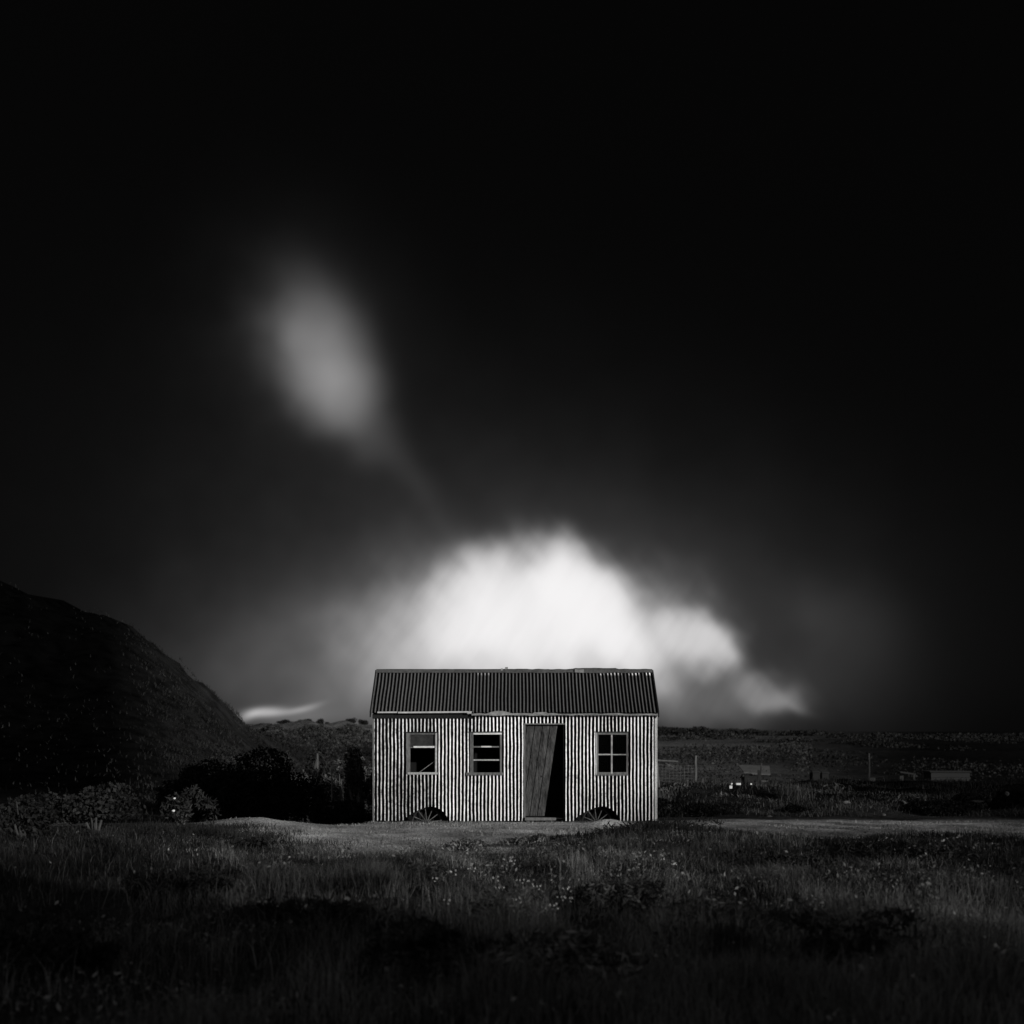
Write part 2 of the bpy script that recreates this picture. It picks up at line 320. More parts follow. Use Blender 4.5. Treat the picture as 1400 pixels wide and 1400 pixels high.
# ------------------------------------------------------------------ grass and heather
def blades(name, x, y, h, w, material, label, lean=.35, zoff=-.02, cat=None):
    n = len(x); z = height(x, y)+zoff; th = RNG.uniform(0, np.pi, n); ph = RNG.uniform(0, 2*np.pi, n); ln = np.abs(RNG.normal(0, lean, n))*h
    dx, dy = np.cos(th)*w/2, np.sin(th)*w/2; lx, ly = np.cos(ph)*ln, np.sin(ph)*ln
    B = np.stack([x, y, z], 1); a = np.stack([dx, dy, 0*dx], 1); mid = B+np.stack([lx*.3, ly*.3, h*.55], 1); tip = B+np.stack([lx, ly, h*(1-.25*np.minimum(ln/np.maximum(h, 1e-3), 1))], 1)
    V = np.stack([B-a, B+a, mid+a*.8, mid-a*.8, tip+a*.1, tip-a*.1], 1).reshape(-1, 3)
    k = np.arange(n)*6; Fc = np.concatenate([np.stack([k, k+1, k+2, k+3], 1), np.stack([k+3, k+2, k+4, k+5], 1)])
    o = mesh_np(name, V, Fc, material); tag(o, label, cat or 'grass', kind='stuff'); return o
def sample(n, D0, D1, pxa, pxb):
    D = np.sqrt(RNG.uniform(D0**2, D1**2, n)); px = RNG.uniform(pxa, pxb, n); return (px-700)/F*D, D+CAMY
x, y = sample(150000, 20, 30.0, -60, 1460)
k = (np.abs(x-.05) > 3.0) | (y < -.05)
k &= RNG.random(len(x)) < (.55+.45*vn(x*1.1, y*1.1, 51, 2))*(1-.85*ss(-x+.6*vn(y*.7, x*.4, 42), 4.8, 6.6)); x, y = x[k], y[k]
blades('turf', x, y, RNG.uniform(.012, .045, len(x))*(1+.8*(vn(x*1.5, y*1.5, 52) > .3)), .012, M_['turf'], 'short grazed turf on the worn ground in front of the hut', lean=.8)
# longer meadow grass, clumped, nearer the camera
x, y = sample(420000, 5.0, 24.5, -60, 1460)
den = .45+.9*vn(x*.55, y*.45, 61, 3)+.5*vn(x*1.7, y*1.2, 62, 2)-1.1*ss(y+1.2*vn(x*.9, x*0, 68, 2), -8.5, -6.0)-.85*ss(-x, 2.8, 5.0)-.5*ss(x, 3.5, 7)
hm = gau(x, y, 2.5, -7.5, 1.7, 2.8)+gau(x, y, 6.2, -9.5, 2.8, 3.6)+gau(x, y, -6.5, -8, 2.8, 3.7)
k = RNG.random(len(x)) < np.clip(den, .05, 1)*(1-.8*np.clip(hm, 0, 1)); x, y = x[k], y[k]
hh = RNG.uniform(.05, .17, len(x))*(.35+1.5*np.clip(.5+1.1*vn(x*1.3, y*1.0, 63, 3), 0, 1))*(1+.9*ss(-y, 11, 19))
blades('meadow_grass', x, y, np.maximum(hh, .03), .0055, M_['grass'], 'long tangled meadow grass in the foreground', lean=.75)
def heather(x, y, h, w): return blades('heather', x, y, h, w, M_['heather'], 'dark scrubby heather on the foreground mounds', lean=.7, cat='heather')
hx, hy = sample(260000, 6, 28, -60, 1460)
hm = 1.3*gau(hx, hy, 2.5, -7.3, 1.6, 2.9)+1.2*gau(hx, hy, 6.2, -9.8, 2.6, 2.7)+1.2*gau(hx, hy, -6.0, -8.5, 2.7, 4.2)+.9*gau(hx, hy, -2.2, -13, 1.2, 3)+.9*gau(hx, hy, 3.3, -15, 1.6, 3)+.9*gau(hx, hy, 1.95, -1.3, .5, .3)+.35*ss(-hy, 14, 20)+.9*ss(-hx, 4.2, 6.2)+.5*ss(hx, 7, 10)*ss(-hy, 4.5, 6.5)  # heather spread over both sides as dark cover in place of shade
k = RNG.random(len(hx)) < np.clip(hm*(1+.9*vn(hx*1.2, hy*1.2, 71, 3))-.15, 0, 1); hx, hy = hx[k], hy[k]
heather(hx, hy, RNG.uniform(.04, .16, len(hx))*(1+.6*vn(hx*1.6, hy*1.6, 72, 2)), .011)
# rank grass on the bank right of the hut and the slope behind
x = RNG.uniform(3.0, 16, 70000); y = RNG.uniform(1.6, 16, 70000)
k = (RNG.random(len(x)) < np.clip(.5+.9*vn(x*.6, y*.6, 81, 3), 0, 1)); x, y = x[k], y[k]
blades('bank_grass', x, y, RNG.uniform(.04, .16, len(x))*(1+.8*vn(x*1.3, y*1.3, 87, 2)), .016, M_['bank'], 'rank rough grass on the bank to the right of the hut', lean=.9)
x = RNG.uniform(-16, -3.2, 50000); y = RNG.uniform(5, 34, 50000)
k = (RNG.random(len(x)) < np.clip(.5+.9*vn(x*.4, y*.4, 83, 3), 0, 1)); x, y = x[k], y[k]
blades('slope_grass', x, y, RNG.uniform(.1, .5, len(x)), .03, M_['heather'], 'coarse grass on the low ground behind the left end of the hut', lean=.5)

x, y = sample(42000, 5.5, 22, -60, 1460)
k = RNG.random(len(x)) < np.clip(.15+1.5*vn(x*.7, y*.6, 66, 3), 0, 1)*(1-.9*ss(-x, 2.5, 5))*ss(-y, 6.5, 9)*(1-.6*ss(x, 3, 6)); x, y = x[k], y[k]; n = len(x)
z = height(x, y)+RNG.uniform(.02, .30, n)*(.6+.5*vn(x*1.1, y*1.1, 67, 2)); sz = RNG.uniform(.012, .034, n)[:, None]
u = RNG.normal(size=(n, 3)); u /= np.linalg.norm(u, axis=1)[:, None]; w_ = np.cross(u, RNG.normal(size=(n, 3))); w_ /= np.linalg.norm(w_, axis=1)[:, None]; pt = np.stack([x, y, z], 1); kk = np.arange(n)*4
o = mesh_np('weeds', np.stack([pt-u*sz, pt+w_*sz*.5, pt+u*sz, pt-w_*sz*.5], 1).reshape(-1, 3), np.stack([kk, kk+1, kk+2, kk+3], 1), M_['weed']); tag(o, 'leafy weeds mixed through the foreground grass', 'weeds', kind='stuff')
# bracken on the hill and the far slopes, a ragged outline against the sky
x = RNG.uniform(-62, -14, 260000); y = RNG.uniform(45, 150, 260000)
k = RNG.random(len(x)) < np.clip(.45+1.1*vn(x*.2+y*.1, y*.05, 85, 3), 0, 1)*(.03+.9*ss(700+x/(y+30)*F, 150, 320)); x, y = x[k], y[k]
blades('bracken', x, y, RNG.uniform(.08, .38, len(x)), .055, M_['bracken'], 'dark bracken covering the steep hill on the left', lean=1.1, cat='bracken')

# unseen leaves added on the hill crest to soften the foreground shadow
n = 16000; s_ = RNG.uniform(-26, 26, n); a_ = 52+RNG.normal(0, 2.5, n); x = a_*.643+s_*.766; y = -a_*.766+s_*.643
hz = RNG.exponential(2.1, n); k = hz < 9; x, y, hz = x[k], y[k], hz[k]; n = len(x)
hz = hz*(1+.7*vn(x*.35, y*.35, 88, 2)); pt = np.stack([x, y, height(x, y)+hz], 1)
u = RNG.normal(size=(n, 3)); u /= np.linalg.norm(u, axis=1)[:, None]; w_ = np.cross(u, RNG.normal(size=(n, 3))); w_ /= np.linalg.norm(w_, axis=1)[:, None]; sz = RNG.uniform(.1, .24, n)[:, None]; kk = np.arange(n)*4
o = mesh_np('wood', np.stack([pt-u*sz, pt+w_*sz*.7, pt+u*sz, pt-w_*sz*.7], 1).reshape(-1, 3), np.stack([kk, kk+1, kk+2, kk+3], 1), M_['heather']); tag(o, 'unseen leaf screen added on the crest behind the camera to soften the shade', 'wood', kind='stuff')

# ------------------------------------------------------------------ leafy plants
def leafcloud(c, r, n, size, lumps=8, flat=.75, seed=0, gaps=.35, elong=1.6):
    rg = np.random.default_rng(seed); c = np.array(c); r = np.array(r)
    lc = rg.normal(0, .38, (lumps, 3)); lc[:, 2] = np.abs(lc[:, 2])*.9-.15; lr = rg.uniform(.3, .55, lumps)
    i = rg.integers(0, lumps, n); d = rg.normal(size=(n, 3)); d /= np.linalg.norm(d, axis=1)[:, None]
    rad = rg.uniform(.45, 1, n)**.6; pts = lc[i]+d*(lr[i]*rad)[:, None]
    pts = pts*r+c
    k = vn(pts[:, 0]/size*.25, pts[:, 2]/size*.25+pts[:, 1]/size*.2, seed+3, 2) > -gaps; pts = pts[k]; n = len(pts)
    u = rg.normal(size=(n, 3)); u /= np.linalg.norm(u, axis=1)[:, None]; w = np.cross(u, rg.normal(size=(n, 3))); w /= np.linalg.norm(w, axis=1)[:, None]
    s = (size*rg.uniform(.5, 1.3, n))[:, None]
    V = np.stack([pts-u*s*elong*.5, pts+w*s*.35, pts+u*s*elong*.5, pts-w*s*.35], 1).reshape(-1, 3); kk = np.arange(n)*4
    return V, np.stack([kk, kk+1, kk+2, kk+3], 1)
SEED = [100]
HXd = lambda px: (px-700)/(F/30.0)
def bush(name, px, pyb, pyt, wpx, D, n, size, material, label, cat='bush', group=None, depth=1.0, gaps=.35, elong=1.6, lumps=9):
    SEED[0] += 1; c = P(px, pyb, D); w = wpx/F*D; h = (pyb-pyt)/F*D; zb = min(float(height(c.x, c.y)), c.z); h += c.z-zb
    root = empty(name, (c.x, c.y, zb), label, cat, group)
    V, Fc = leafcloud((c.x, c.y, zb+h*.45), (w*.62, w*.5*depth, h*.55), n, size, lumps=lumps, seed=SEED[0], gaps=gaps, elong=elong)
    V[:, 2] = np.maximum(V[:, 2], zb-.1)
    mesh_np('foliage', V, Fc, material, root, root.location)
    m = MB(); rr = random.Random(SEED[0])
    for i in range(7):
        a = rr.uniform(0, 6.28); e = Vector((math.cos(a)*w*.3*rr.random(), math.sin(a)*w*.3*rr.random(), h*rr.uniform(.45, .8))); m.tube((e.x*.1, e.y*.1, -.05), e*.5+Vector((0, 0, .05)), .03*h, .02*h, 6); m.tube(e*.5+Vector((0, 0, .05)), e, .02*h, .006*h, 6)
    m.build('stems', M_['stem'], root); return root
def reed(name, px, pyb, pyt, wpx, D, n, material, label, cat='plant', group=None, wd=.009):
    SEED[0] += 1; n = n*2; rg = np.random.default_rng(SEED[0]); c = P(px, pyb, D); w = wpx/F*D; zb = float(height(c.x, c.y)); h = P(px, pyt, D).z-zb
    bx_ = rg.normal(0, w*.16, n); by_ = rg.normal(0, w*.16, n); a = rg.uniform(0, 6.28, n); sp = np.abs(rg.normal(0, w*.34, n)); hh = h*rg.uniform(.25, 1, n)**.8
    th = a+1.57; dx = np.cos(th)*wd/2; dy = np.sin(th)*wd/2; V = []
    for t, ww in ((0, .8), (.4, 1), (.75, .6), (1, .05)):
        cxx = bx_+np.cos(a)*sp*t**1.6; cyy = by_+np.sin(a)*sp*t**1.6; cz = hh*(t-.18*t*t*(sp/(w*.3))); V += [np.stack([cxx-dx*ww, cyy-dy*ww, cz], 1), np.stack([cxx+dx*ww, cyy+dy*ww, cz], 1)]
    V = np.stack(V, 1).reshape(-1, 3); k = np.arange(n)*8; Fc = np.concatenate([np.stack([k+j, k+j+1, k+j+3, k+j+2], 1) for j in (0, 2, 4)])
    o = mesh_np(name, V, Fc, material); o.location = (c.x, c.y, zb-.03); return tag(o, label, cat, group)

# grass grown up against the foot of the wall
x = RNG.uniform(-2.95, 3.0, 5200); y = -RNG.exponential(.09, 5200)-.03; k = (RNG.random(5200) < np.clip(.35+1.3*vn(x*2.2, x*0, 57, 2), 0, 1)) & ((x < HXd(717)) | (x > HXd(770))); x, y = x[k], y[k]
blades('footing_grass', x, y, RNG.uniform(.02, .09, len(x)), .008, M_['grass'], 'thin grass grown up against the foot of the hut wall', lean=.5)

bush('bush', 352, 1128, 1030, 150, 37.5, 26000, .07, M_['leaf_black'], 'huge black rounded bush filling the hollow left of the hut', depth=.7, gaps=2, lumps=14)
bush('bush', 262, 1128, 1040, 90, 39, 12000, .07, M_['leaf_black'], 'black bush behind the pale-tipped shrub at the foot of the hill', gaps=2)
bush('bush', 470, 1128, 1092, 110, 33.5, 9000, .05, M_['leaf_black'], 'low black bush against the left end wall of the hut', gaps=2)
bush('shrub', 246, 1136, 1066, 70, 25.5, 1700, .05, M_['leaf_dark'], 'loose leafy shrub with white blossoms in the dark left corner', 'shrub', elong=2.2)
bush('shrub', 130, 1140, 1072, 130, 22, 3600, .06, M_['leaf_dark'], 'wide dim shrub with broad leaves at the far left', 'shrub', elong=1.3)
bush('shrub', 30, 1150, 1080, 110, 21, 2500, .06, M_['leaf_dark'], 'dim shrub cut by the left edge of the picture', 'shrub', elong=1.3)
bush('bush', 492, 1100, 1000, 60, 38, 7500, .06, M_['leaf_dark'], 'tall glinting bush rising directly behind the left wall of the hut', gaps=.2)
bush('bush', 468, 1095, 1038, 46, 41, 3800, .07, M_['leaf'], 'feathery bush right of the bare fence post', gaps=.2)
bush('bush', 410, 1098, 1036, 60, 44, 4200, .08, M_['leaf'], 'feathery bush left of the bare fence post', gaps=.2)
bush('bush', 372, 1075, 1014, 90, 60, 5000, .12, M_['leaf_dark'], 'grey bush at the foot of the steep hill above the black bush')
bush('bush', 452, 1062, 1016, 90, 64, 5000, .12, M_['leaf_dark'], 'grey thicket on the slope above the bare fence post')
bush('bush', 310, 1062, 1018, 90, 75, 4500, .14, M_['leaf_dark'], 'dark bush on the lower right shoulder of the hill')
# the right bank
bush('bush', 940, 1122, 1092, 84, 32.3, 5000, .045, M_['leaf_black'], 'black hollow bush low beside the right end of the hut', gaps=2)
for i, (px, pb, pt, w, D, lab) in enumerate([
    (918, 1100, 1066, 50, 36, 'grey scrub hard against the right corner of the hut'),
    (966, 1105, 1068, 60, 36.5, 'grey scrub just right of the thin pale fence post'),
    (1012, 1112, 1078, 64, 35, 'tangled scrub below the row of white blocks'),
    (1064, 1112, 1070, 60, 36, 'scrub right of the crooked post on the bank'),
    (1120, 1112, 1068, 70, 36, 'broad grey scrub in the middle of the right bank'),
    (1176, 1116, 1078, 70, 35, 'scrub below the tall thin pole on the right'),
    (1232, 1118, 1080, 66, 34, 'sloping scrub left of the boarded shed')]):
    bush('shrub', px, pb, pt, w, D, 1900, .055, M_['leaf'] if i % 2 == 0 else M_['leaf_dark'], lab, 'shrub', elong=2.4, gaps=.25)
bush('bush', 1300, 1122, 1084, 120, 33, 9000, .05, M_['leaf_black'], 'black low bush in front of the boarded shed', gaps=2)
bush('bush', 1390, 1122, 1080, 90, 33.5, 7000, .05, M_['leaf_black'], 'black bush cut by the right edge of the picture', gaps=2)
bush('bush', 1088, 1120, 1100, 40, 32.6, 1800, .04, M_['leaf_black'], 'small black bush in the foot of the right bank', gaps=2)
reed('rush_clump', 1082, 1100, 1062, 60, 34.5, 260, M_['leaf'], 'spiky clump of rushes on the bank beside the small black bush')
reed('rush_clump', 905, 1118, 1066, 34, 33.6, 120, M_['grass'], 'upright rushes touching the right corner of the hut')
reed('rush_clump', 868, 1176, 1140, 46, 20.4, 160, M_['turf'], 'pale grass tuft on the left flank of the near heather mound')
reed('rush_clump', 792, 1200, 1150, 70, 17.6, 220, M_['turf'], 'pale feathery grass tuft below the doorway')
reed('rush_clump', 520, 1240, 1170, 90, 15.5, 220, M_['grass'], 'dim grass tuft in the left foreground')
reed('rush_clump', 1000, 1330, 1230, 90, 11.5, 120, M_['heather'], 'dark long-stalked tuft in the right foreground', wd=.012)
reed('rush_clump', 620, 1360, 1240, 120, 11, 160, M_['heather'], 'dark long-stalked tuft low in the middle foreground', wd=.012)
GW = 'low weedy clumps in the foreground'
for px, py, w, h, mt, lab in [
    (330, 1178, 110, 34, 'heather', 'low dark clump at the left end of the gravel strip'), (905, 1150, 150, 34, 'heather', 'dark mounded clump below the right end of the hut'),
    (1000, 1172, 110, 34, 'heather', 'dark clump right of the big mound below the hut'), (1085, 1196, 120, 36, 'heather', 'second dark clump right of the big mound'), (1230, 1190, 170, 44, 'heather', 'broad dark clump at the right edge of the gravel'),
    (640, 1168, 60, 24, 'weed', 'small leafy clump on the grass edge below the second window'), (735, 1160, 60, 22, 'weed', 'small leafy clump on the grass edge below the door'), (560, 1215, 110, 44, 'weed', 'leafy clump left of the flower patch'),
    (690, 1262, 130, 44, 'grass', 'leafy clump directly below the flower patch'), (860, 1250, 140, 54, 'grass', 'rough clump right below the flower patch'), (250, 1235, 170, 54, 'heather', 'dim broad clump in the left foreground'),
    (430, 1290, 170, 70, 'heather', 'dim clump in the lower left foreground'), (590, 1345, 190, 90, 'heather', 'large dim clump near the bottom left of the middle'), (800, 1350, 200, 90, 'weed', 'large dim clump near the bottom middle'),
    (1010, 1300, 190, 76, 'heather', 'large dim clump in the lower right foreground'), (1200, 1330, 200, 80, 'heather', 'dim clump low in the right corner'), (100, 1330, 200, 80, 'heather', 'dim clump low in the left corner')]:
    D = CAMZ*F/(py-HY); bush('weed_clump', px, py, py-h, w, D, int(1500+w*12), .030, M_[mt], lab, 'weed clump', GW, depth=.8, gaps=.15, elong=3.0, lumps=12)
# skyline trees
GT = 'round trees along the far skyline'
def ftree(px, pyb, hpx, wpx, label, D=1400):
    SEED[0] += 1; c = P(px, pyb, D); zb = float(height(c.x, c.y)); zt = P(px, pyb-hpx, D).z; h = zt-zb; w = wpx/F*D
    root = empty('round_tree', (c.x, c.y, zb), label, 'tree', GT)
    hc = hpx/F*D
    V, Fc = leafcloud((c.x, c.y, zt-hc*.55), (w*.75, w*.6, hc*.75), 2200, .8, lumps=16, seed=SEED[0], gaps=2); mesh_np('crown', V, Fc, M_['wood_far'], root, root.location)
    m = MB(); m.tube((0, 0, -.3), (0, 0, h*.7), .35, .2, 7); m.build('trunk', M_['stem'], root)
for a in [(390, 991, 6, 14, 'low broad tree on the skyline nearest the hill'), (420, 991, 8, 10, 'domed tree on the skyline second from the hill'), (437, 992, 8, 8, 'pointed tree on the skyline left of the tiny one'),
          (448, 992, 5, 4, 'tiniest tree on the skyline'), (481, 991, 8, 11, 'broad domed tree on the skyline near the hut'), (497, 992, 8, 8, 'skyline tree closest to the hut wall')]: ftree(*a)
# far woods and hedges on the right
def woods(name, pxa, pxb, pyt, D, h, n, label, cat):
    rg = np.random.default_rng(int(D)); t = rg.uniform(0, 1, n); px = pxa+(pxb-pxa)*t; d = D+rg.uniform(-15, 15, n); x = (px-700)/F*d; y = d+CAMY; zt = CAMZ+(HY-np.interp(px, *pyt))/F*d
    zt = zt+h*.3*vn(px*.05, 0*px, int(D), 4); z = zt-rg.uniform(0, 1, n)**.8*h; pts = np.stack([x, y, z], 1)
    u = rg.normal(size=(n, 3)); u /= np.linalg.norm(u, axis=1)[:, None]; w = np.cross(u, rg.normal(size=(n, 3))); w /= np.linalg.norm(w, axis=1)[:, None]; s = (.0012*D*rg.uniform(.5, 1.2, n))[:, None]
    V = np.stack([pts-u*s, pts+w*s*.6, pts+u*s, pts-w*s*.6], 1).reshape(-1, 3); k = np.arange(n)*4
    o = mesh_np(name, V, np.stack([k, k+1, k+2, k+3], 1), M_['wood_far']); return tag(o, label, cat, kind='stuff')
woods('far_wood', 880, 1150, ([880, 940, 1000, 1060, 1100, 1150], [994, 995, 997, 997.5, 999, 1002]), 560, 5, 9000, 'dark wood along the far skyline right of the hut', 'wood')
woods('hedgerow', 1130, 1460, ([1130, 1200, 1460], [1002, 1003, 1004]), 420, 2.2, 5000, 'dark hedgerow below the skyline at the far right', 'hedge')
def scrubfield(name, pxa, pxb, D0, D1, n, h, label, sd, mt='scrub'):
    rg = np.random.default_rng(sd); D = np.sqrt(rg.uniform(D0**2, D1**2, n)); px = rg.uniform(pxa, pxb, n); x = (px-700)/F*D; y = D+CAMY
    q = vn(x*.035, y*.02, sd, 4)+.5*vn(x*.2, y*.12, sd+5, 2); k = q > .12; x, y, D, q = x[k], y[k], D[k], q[k]; n = len(x)
    pts = np.stack([x, y, height(x, y)+rg.uniform(0, 1, n)*h*np.clip((q-.1)*3, .1, 1)], 1)
    u = rg.normal(size=(n, 3)); u /= np.linalg.norm(u, axis=1)[:, None]; w = np.cross(u, rg.normal(size=(n, 3))); w /= np.linalg.norm(w, axis=1)[:, None]; s_ = (.0009*D*rg.uniform(.5, 1.3, n))[:, None]
    k = np.arange(n)*4; o = mesh_np(name, np.stack([pts-u*s_, pts+w*s_*.6, pts+u*s_, pts-w*s_*.6], 1).reshape(-1, 3), np.stack([k, k+1, k+2, k+3], 1), M_[mt]); tag(o, label, 'scrub', kind='stuff')
scrubfield('field_scrub', 890, 1110, 60, 420, 40000, 1.6, 'scattered scrub across the valley behind the posts', 5)
scrubfield('field_scrub', 1105, 1430, 60, 420, 40000, 1.3, 'dim scrub across the fields behind the boarded shed', 5, 'scrub_shaded')  # darker copy of the scrub: dimness at the right put into the colour
scrubfield('slope_scrub', 300, 560, 70, 520, 60000, 2.2, 'scattered scrub and bracken on the slopes below the skyline trees', 6)

# ------------------------------------------------------------------ the hut
S = F/30.0                                     # photo pixels per metre on the front wall
def HX(px): return (px-700)/S
def HZ(py): return CAMZ-(py-HY)/S
hut = empty('shepherds_hut', (HX(703.5), 0, 0), 'low tin-roofed hut clad in whitewashed corrugated iron with shade-black grooves, standing alone on grass', 'hut'); OR = tuple(hut.location)
LAM = 0.0749; AMP = .018; XL, XR = HX(511), HX(897.3); ZT = HZ(976); DEP = 2.25
wins = [(HX(556), HX(597), HZ(1058), HZ(1002)), (HX(643), HX(686), HZ(1058.5), HZ(1001.5)), (HX(815), HX(858.5), HZ(1059), HZ(1001.5))]
door = (HX(717), HX(770.5), .075, HZ(990.5))
arches = [(HX(550), HX(589), HX(613), HZ(1102.5)), (HX(783), HX(822), HX(847), HZ(1102.5))]
def archtop(x):
    for a, c, b, zt in arches:
        if a < x < b:
            t = (x-c)/((c-a) if x < c else (b-c)); e = 1.45 if x < c else 2.0
            return zt*max(0, 1-abs(t)**e)**(.8 if x < c else .62)
    return 0.0
def wobx(x, z): return .008*vn(x*5, z*3.3, 91, 2)+.004*vn(x*.9, z*.8+4, 92)
def corr_wall():
    V, Fc, rd, sh = [], [], [], []
    per = 10; n = int(round((XR-XL)/LAM*per)); zl = np.linspace(0, ZT, 23)
    rs = random.Random(5); sheets = []
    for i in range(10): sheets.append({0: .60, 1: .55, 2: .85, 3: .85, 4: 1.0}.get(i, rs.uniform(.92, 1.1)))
    for i in range(n):
        xa = XL+(XR-XL)*i/n; xb = XL+(XR-XL)*(i+1)/n; xm = (xa+xb)/2
        cuts = []; at_ = archtop(xm)
        for w in wins:
            if w[0] < xm < w[1]: cuts.append((w[2], w[3]))
        if door[0] < xm < door[1]: cuts.append((-1, door[3]))
        rag = .012*(vn(np.array(xm*9), np.array(0.), 95)+1)
        iv = []; lo = float(rag)
        for a, b in sorted(cuts):
            if a > lo: iv.append((lo, a, 0))
            lo = max(lo, b)
        iv.append((lo, ZT, 0))
        for a, b, _ in iv:
            zz = [a]+[z for z in zl if a+.01 < z < b-.01]+[b]
            for z0, z1 in zip(zz[:-1], zz[1:]):
                ta, tb = archtop(xa), archtop(xb); q0a, q0b, q1a, q1b = z0, z0, z1, z1
                if z1 <= min(ta, tb) and (ta > 0 or tb > 0): continue
                if ta > 0 or tb > 0: q0a, q0b = max(z0, min(ta, z1)), max(z0, min(tb, z1))
                for xx, z_ in ((xa, q0a), (xb, q0b), (xb, q1b), (xa, q1a)):
                    ph = 2*math.pi*(xx-XL)/LAM; dent = .006*float(vn(np.array(xx*1.6), np.array(z_*1.2), 97, 2))
                    V.append((xx+float(wobx(np.array(xx), np.array(z_))), -AMP*math.cos(ph)-.015+dent, z_)); rd.append(math.cos(ph-.5)-(.14 if xx < HX(560) else .10 if xx < HX(606) else 0)+.18*float(vn(np.array(xx*2.3), np.array(z_*.5), 93, 2)))  # mask leans to the sunward flank; elsewhere shade is painted in
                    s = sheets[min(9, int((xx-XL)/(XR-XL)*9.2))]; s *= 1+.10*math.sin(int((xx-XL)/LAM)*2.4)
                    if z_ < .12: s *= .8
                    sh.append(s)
                k = len(V); Fc.append((k-4, k-3, k-2, k-1))
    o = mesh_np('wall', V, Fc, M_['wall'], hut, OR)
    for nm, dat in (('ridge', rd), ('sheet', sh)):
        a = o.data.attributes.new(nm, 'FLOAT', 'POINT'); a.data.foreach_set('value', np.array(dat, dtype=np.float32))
    # weld so the waves shade smoothly
    import bmesh
    bm = bmesh.new(); bm.from_mesh(o.data); bmesh.ops.remove_doubles(bm, verts=bm.verts, dist=1e-4)
    for f in bm.faces: f.smooth = True
    bm.to_mesh(o.data); bm.free(); return o
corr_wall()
def corr_strip(name, p0, ux, uy, nrm, length, height_fn, material, phase=0, per=10, amp=AMP, jag=0., bright=None, rows=2):
    V, Fc, rd, sh = [], [], [], []; n = int(round(length/LAM*per)); p0, ux, uy, nrm = map(Vector, (p0, ux, uy, nrm))
    for i in range(n+1):
        s_ = length*i/n; ph = 2*math.pi*s_/LAM+phase; off = amp*math.cos(ph); z0, z1 = height_fn(s_)
        for r in range(rows):
            t = r/(rows-1); zz = z0+(z1-z0)*t + (jag*float(vn(np.array(s_*6), np.array(0.), 99, 2)) if r == 0 else 0)
            wb = .004*float(vn(np.array(s_*4), np.array(t*3), 98))
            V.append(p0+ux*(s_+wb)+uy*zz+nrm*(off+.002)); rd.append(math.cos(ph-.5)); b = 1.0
            if bright: b = bright(s_, t)
            sh.append(b)
        if i: k = (i-1)*rows; Fc += [(k+r, k+rows+r, k+rows+r+1, k+r+1) for r in range(rows-1)]
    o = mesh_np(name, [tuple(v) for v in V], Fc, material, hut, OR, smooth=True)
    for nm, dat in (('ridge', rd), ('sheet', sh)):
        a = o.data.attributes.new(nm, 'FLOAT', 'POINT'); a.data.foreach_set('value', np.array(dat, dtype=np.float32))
    return o
ZE, ZR = HZ(974.8), 3.155; YM = DEP/2
gab = lambda s: (0.0, ZT-.02+(ZR-.06-ZT)*(1-abs(s-DEP/2)/(DEP/2)))
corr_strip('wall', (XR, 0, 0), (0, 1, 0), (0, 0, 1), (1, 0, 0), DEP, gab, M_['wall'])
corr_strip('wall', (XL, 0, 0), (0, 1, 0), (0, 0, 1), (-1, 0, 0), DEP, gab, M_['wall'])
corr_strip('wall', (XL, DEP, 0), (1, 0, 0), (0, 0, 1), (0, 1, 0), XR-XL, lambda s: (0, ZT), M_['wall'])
# roof slopes
RXL, RXR = HX(508), HX(898.6); YE = -.13; sl_ = math.hypot(YM-YE, ZR-ZE); up = Vector((0, YM-YE, ZR-ZE)).normalized(); nr = Vector((0, -(ZR-ZE), YM-YE)).normalized()
rs2 = random.Random(3); brt = {i: rs2.choice([0, 0, 1, 1, .6]) for i in range(200)}
def rb(s_, t):
    i = int(s_/LAM); px = 508+s_*S; b = 1.0
    if t > .9 and px > 822: b = 1+9*brt[i]
    elif t > .9 and 650 < px < 668: b = 3
    return b*(.9+.2*((i*37) % 10)/10)
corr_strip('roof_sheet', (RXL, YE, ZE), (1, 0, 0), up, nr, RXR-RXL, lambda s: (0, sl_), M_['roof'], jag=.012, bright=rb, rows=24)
up2 = Vector((0, -(YM-YE), ZR-ZE)).normalized(); nr2 = Vector((0, ZR-ZE, YM-YE)).normalized()
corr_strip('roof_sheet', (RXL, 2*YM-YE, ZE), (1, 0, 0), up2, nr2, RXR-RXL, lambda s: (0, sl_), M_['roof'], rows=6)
# ridge capping, slightly ragged
m = MB(); n = 90
for i in range(n):
    a, b = RXL-.005+(RXR-RXL+.01)*i/n, RXL-.005+(RXR-RXL+.01)*(i+1)/n
    def prof(x):
        pxx = 700+x*S; j = .010*float(vn(np.array(x*7), np.array(0.), 44, 2))*(1 if pxx > 690 else .25); lift = .022 if 790 < pxx < 850 else 0
        d = .135+(.03*float(vn(np.array(x*5), np.array(2.), 45, 2)) if pxx > 690 else .008*float(vn(np.array(x*5), np.array(2.), 45)))
        return [Vector((x, YM, ZR+.045+j+lift)), Vector((x, YM-.05, ZR+.02+j+lift*.6)), Vector((x, YM, ZR+.03))-up*d+nr*.0+Vector((0, 0, .01))]
    pa, pb = prof(a), prof(b); m.add(pa+pb, [(0, 1, 4, 3), (1, 2, 5, 4)])
    m.add([Vector((a, YM, pa[0].z)), Vector((a, YM+.12, ZR-.04)), Vector((b, YM, pb[0].z)), Vector((b, YM+.12, ZR-.04))], [(0, 2, 3, 1)])
m.build('ridge_capping', M_['lead'], hut, OR)
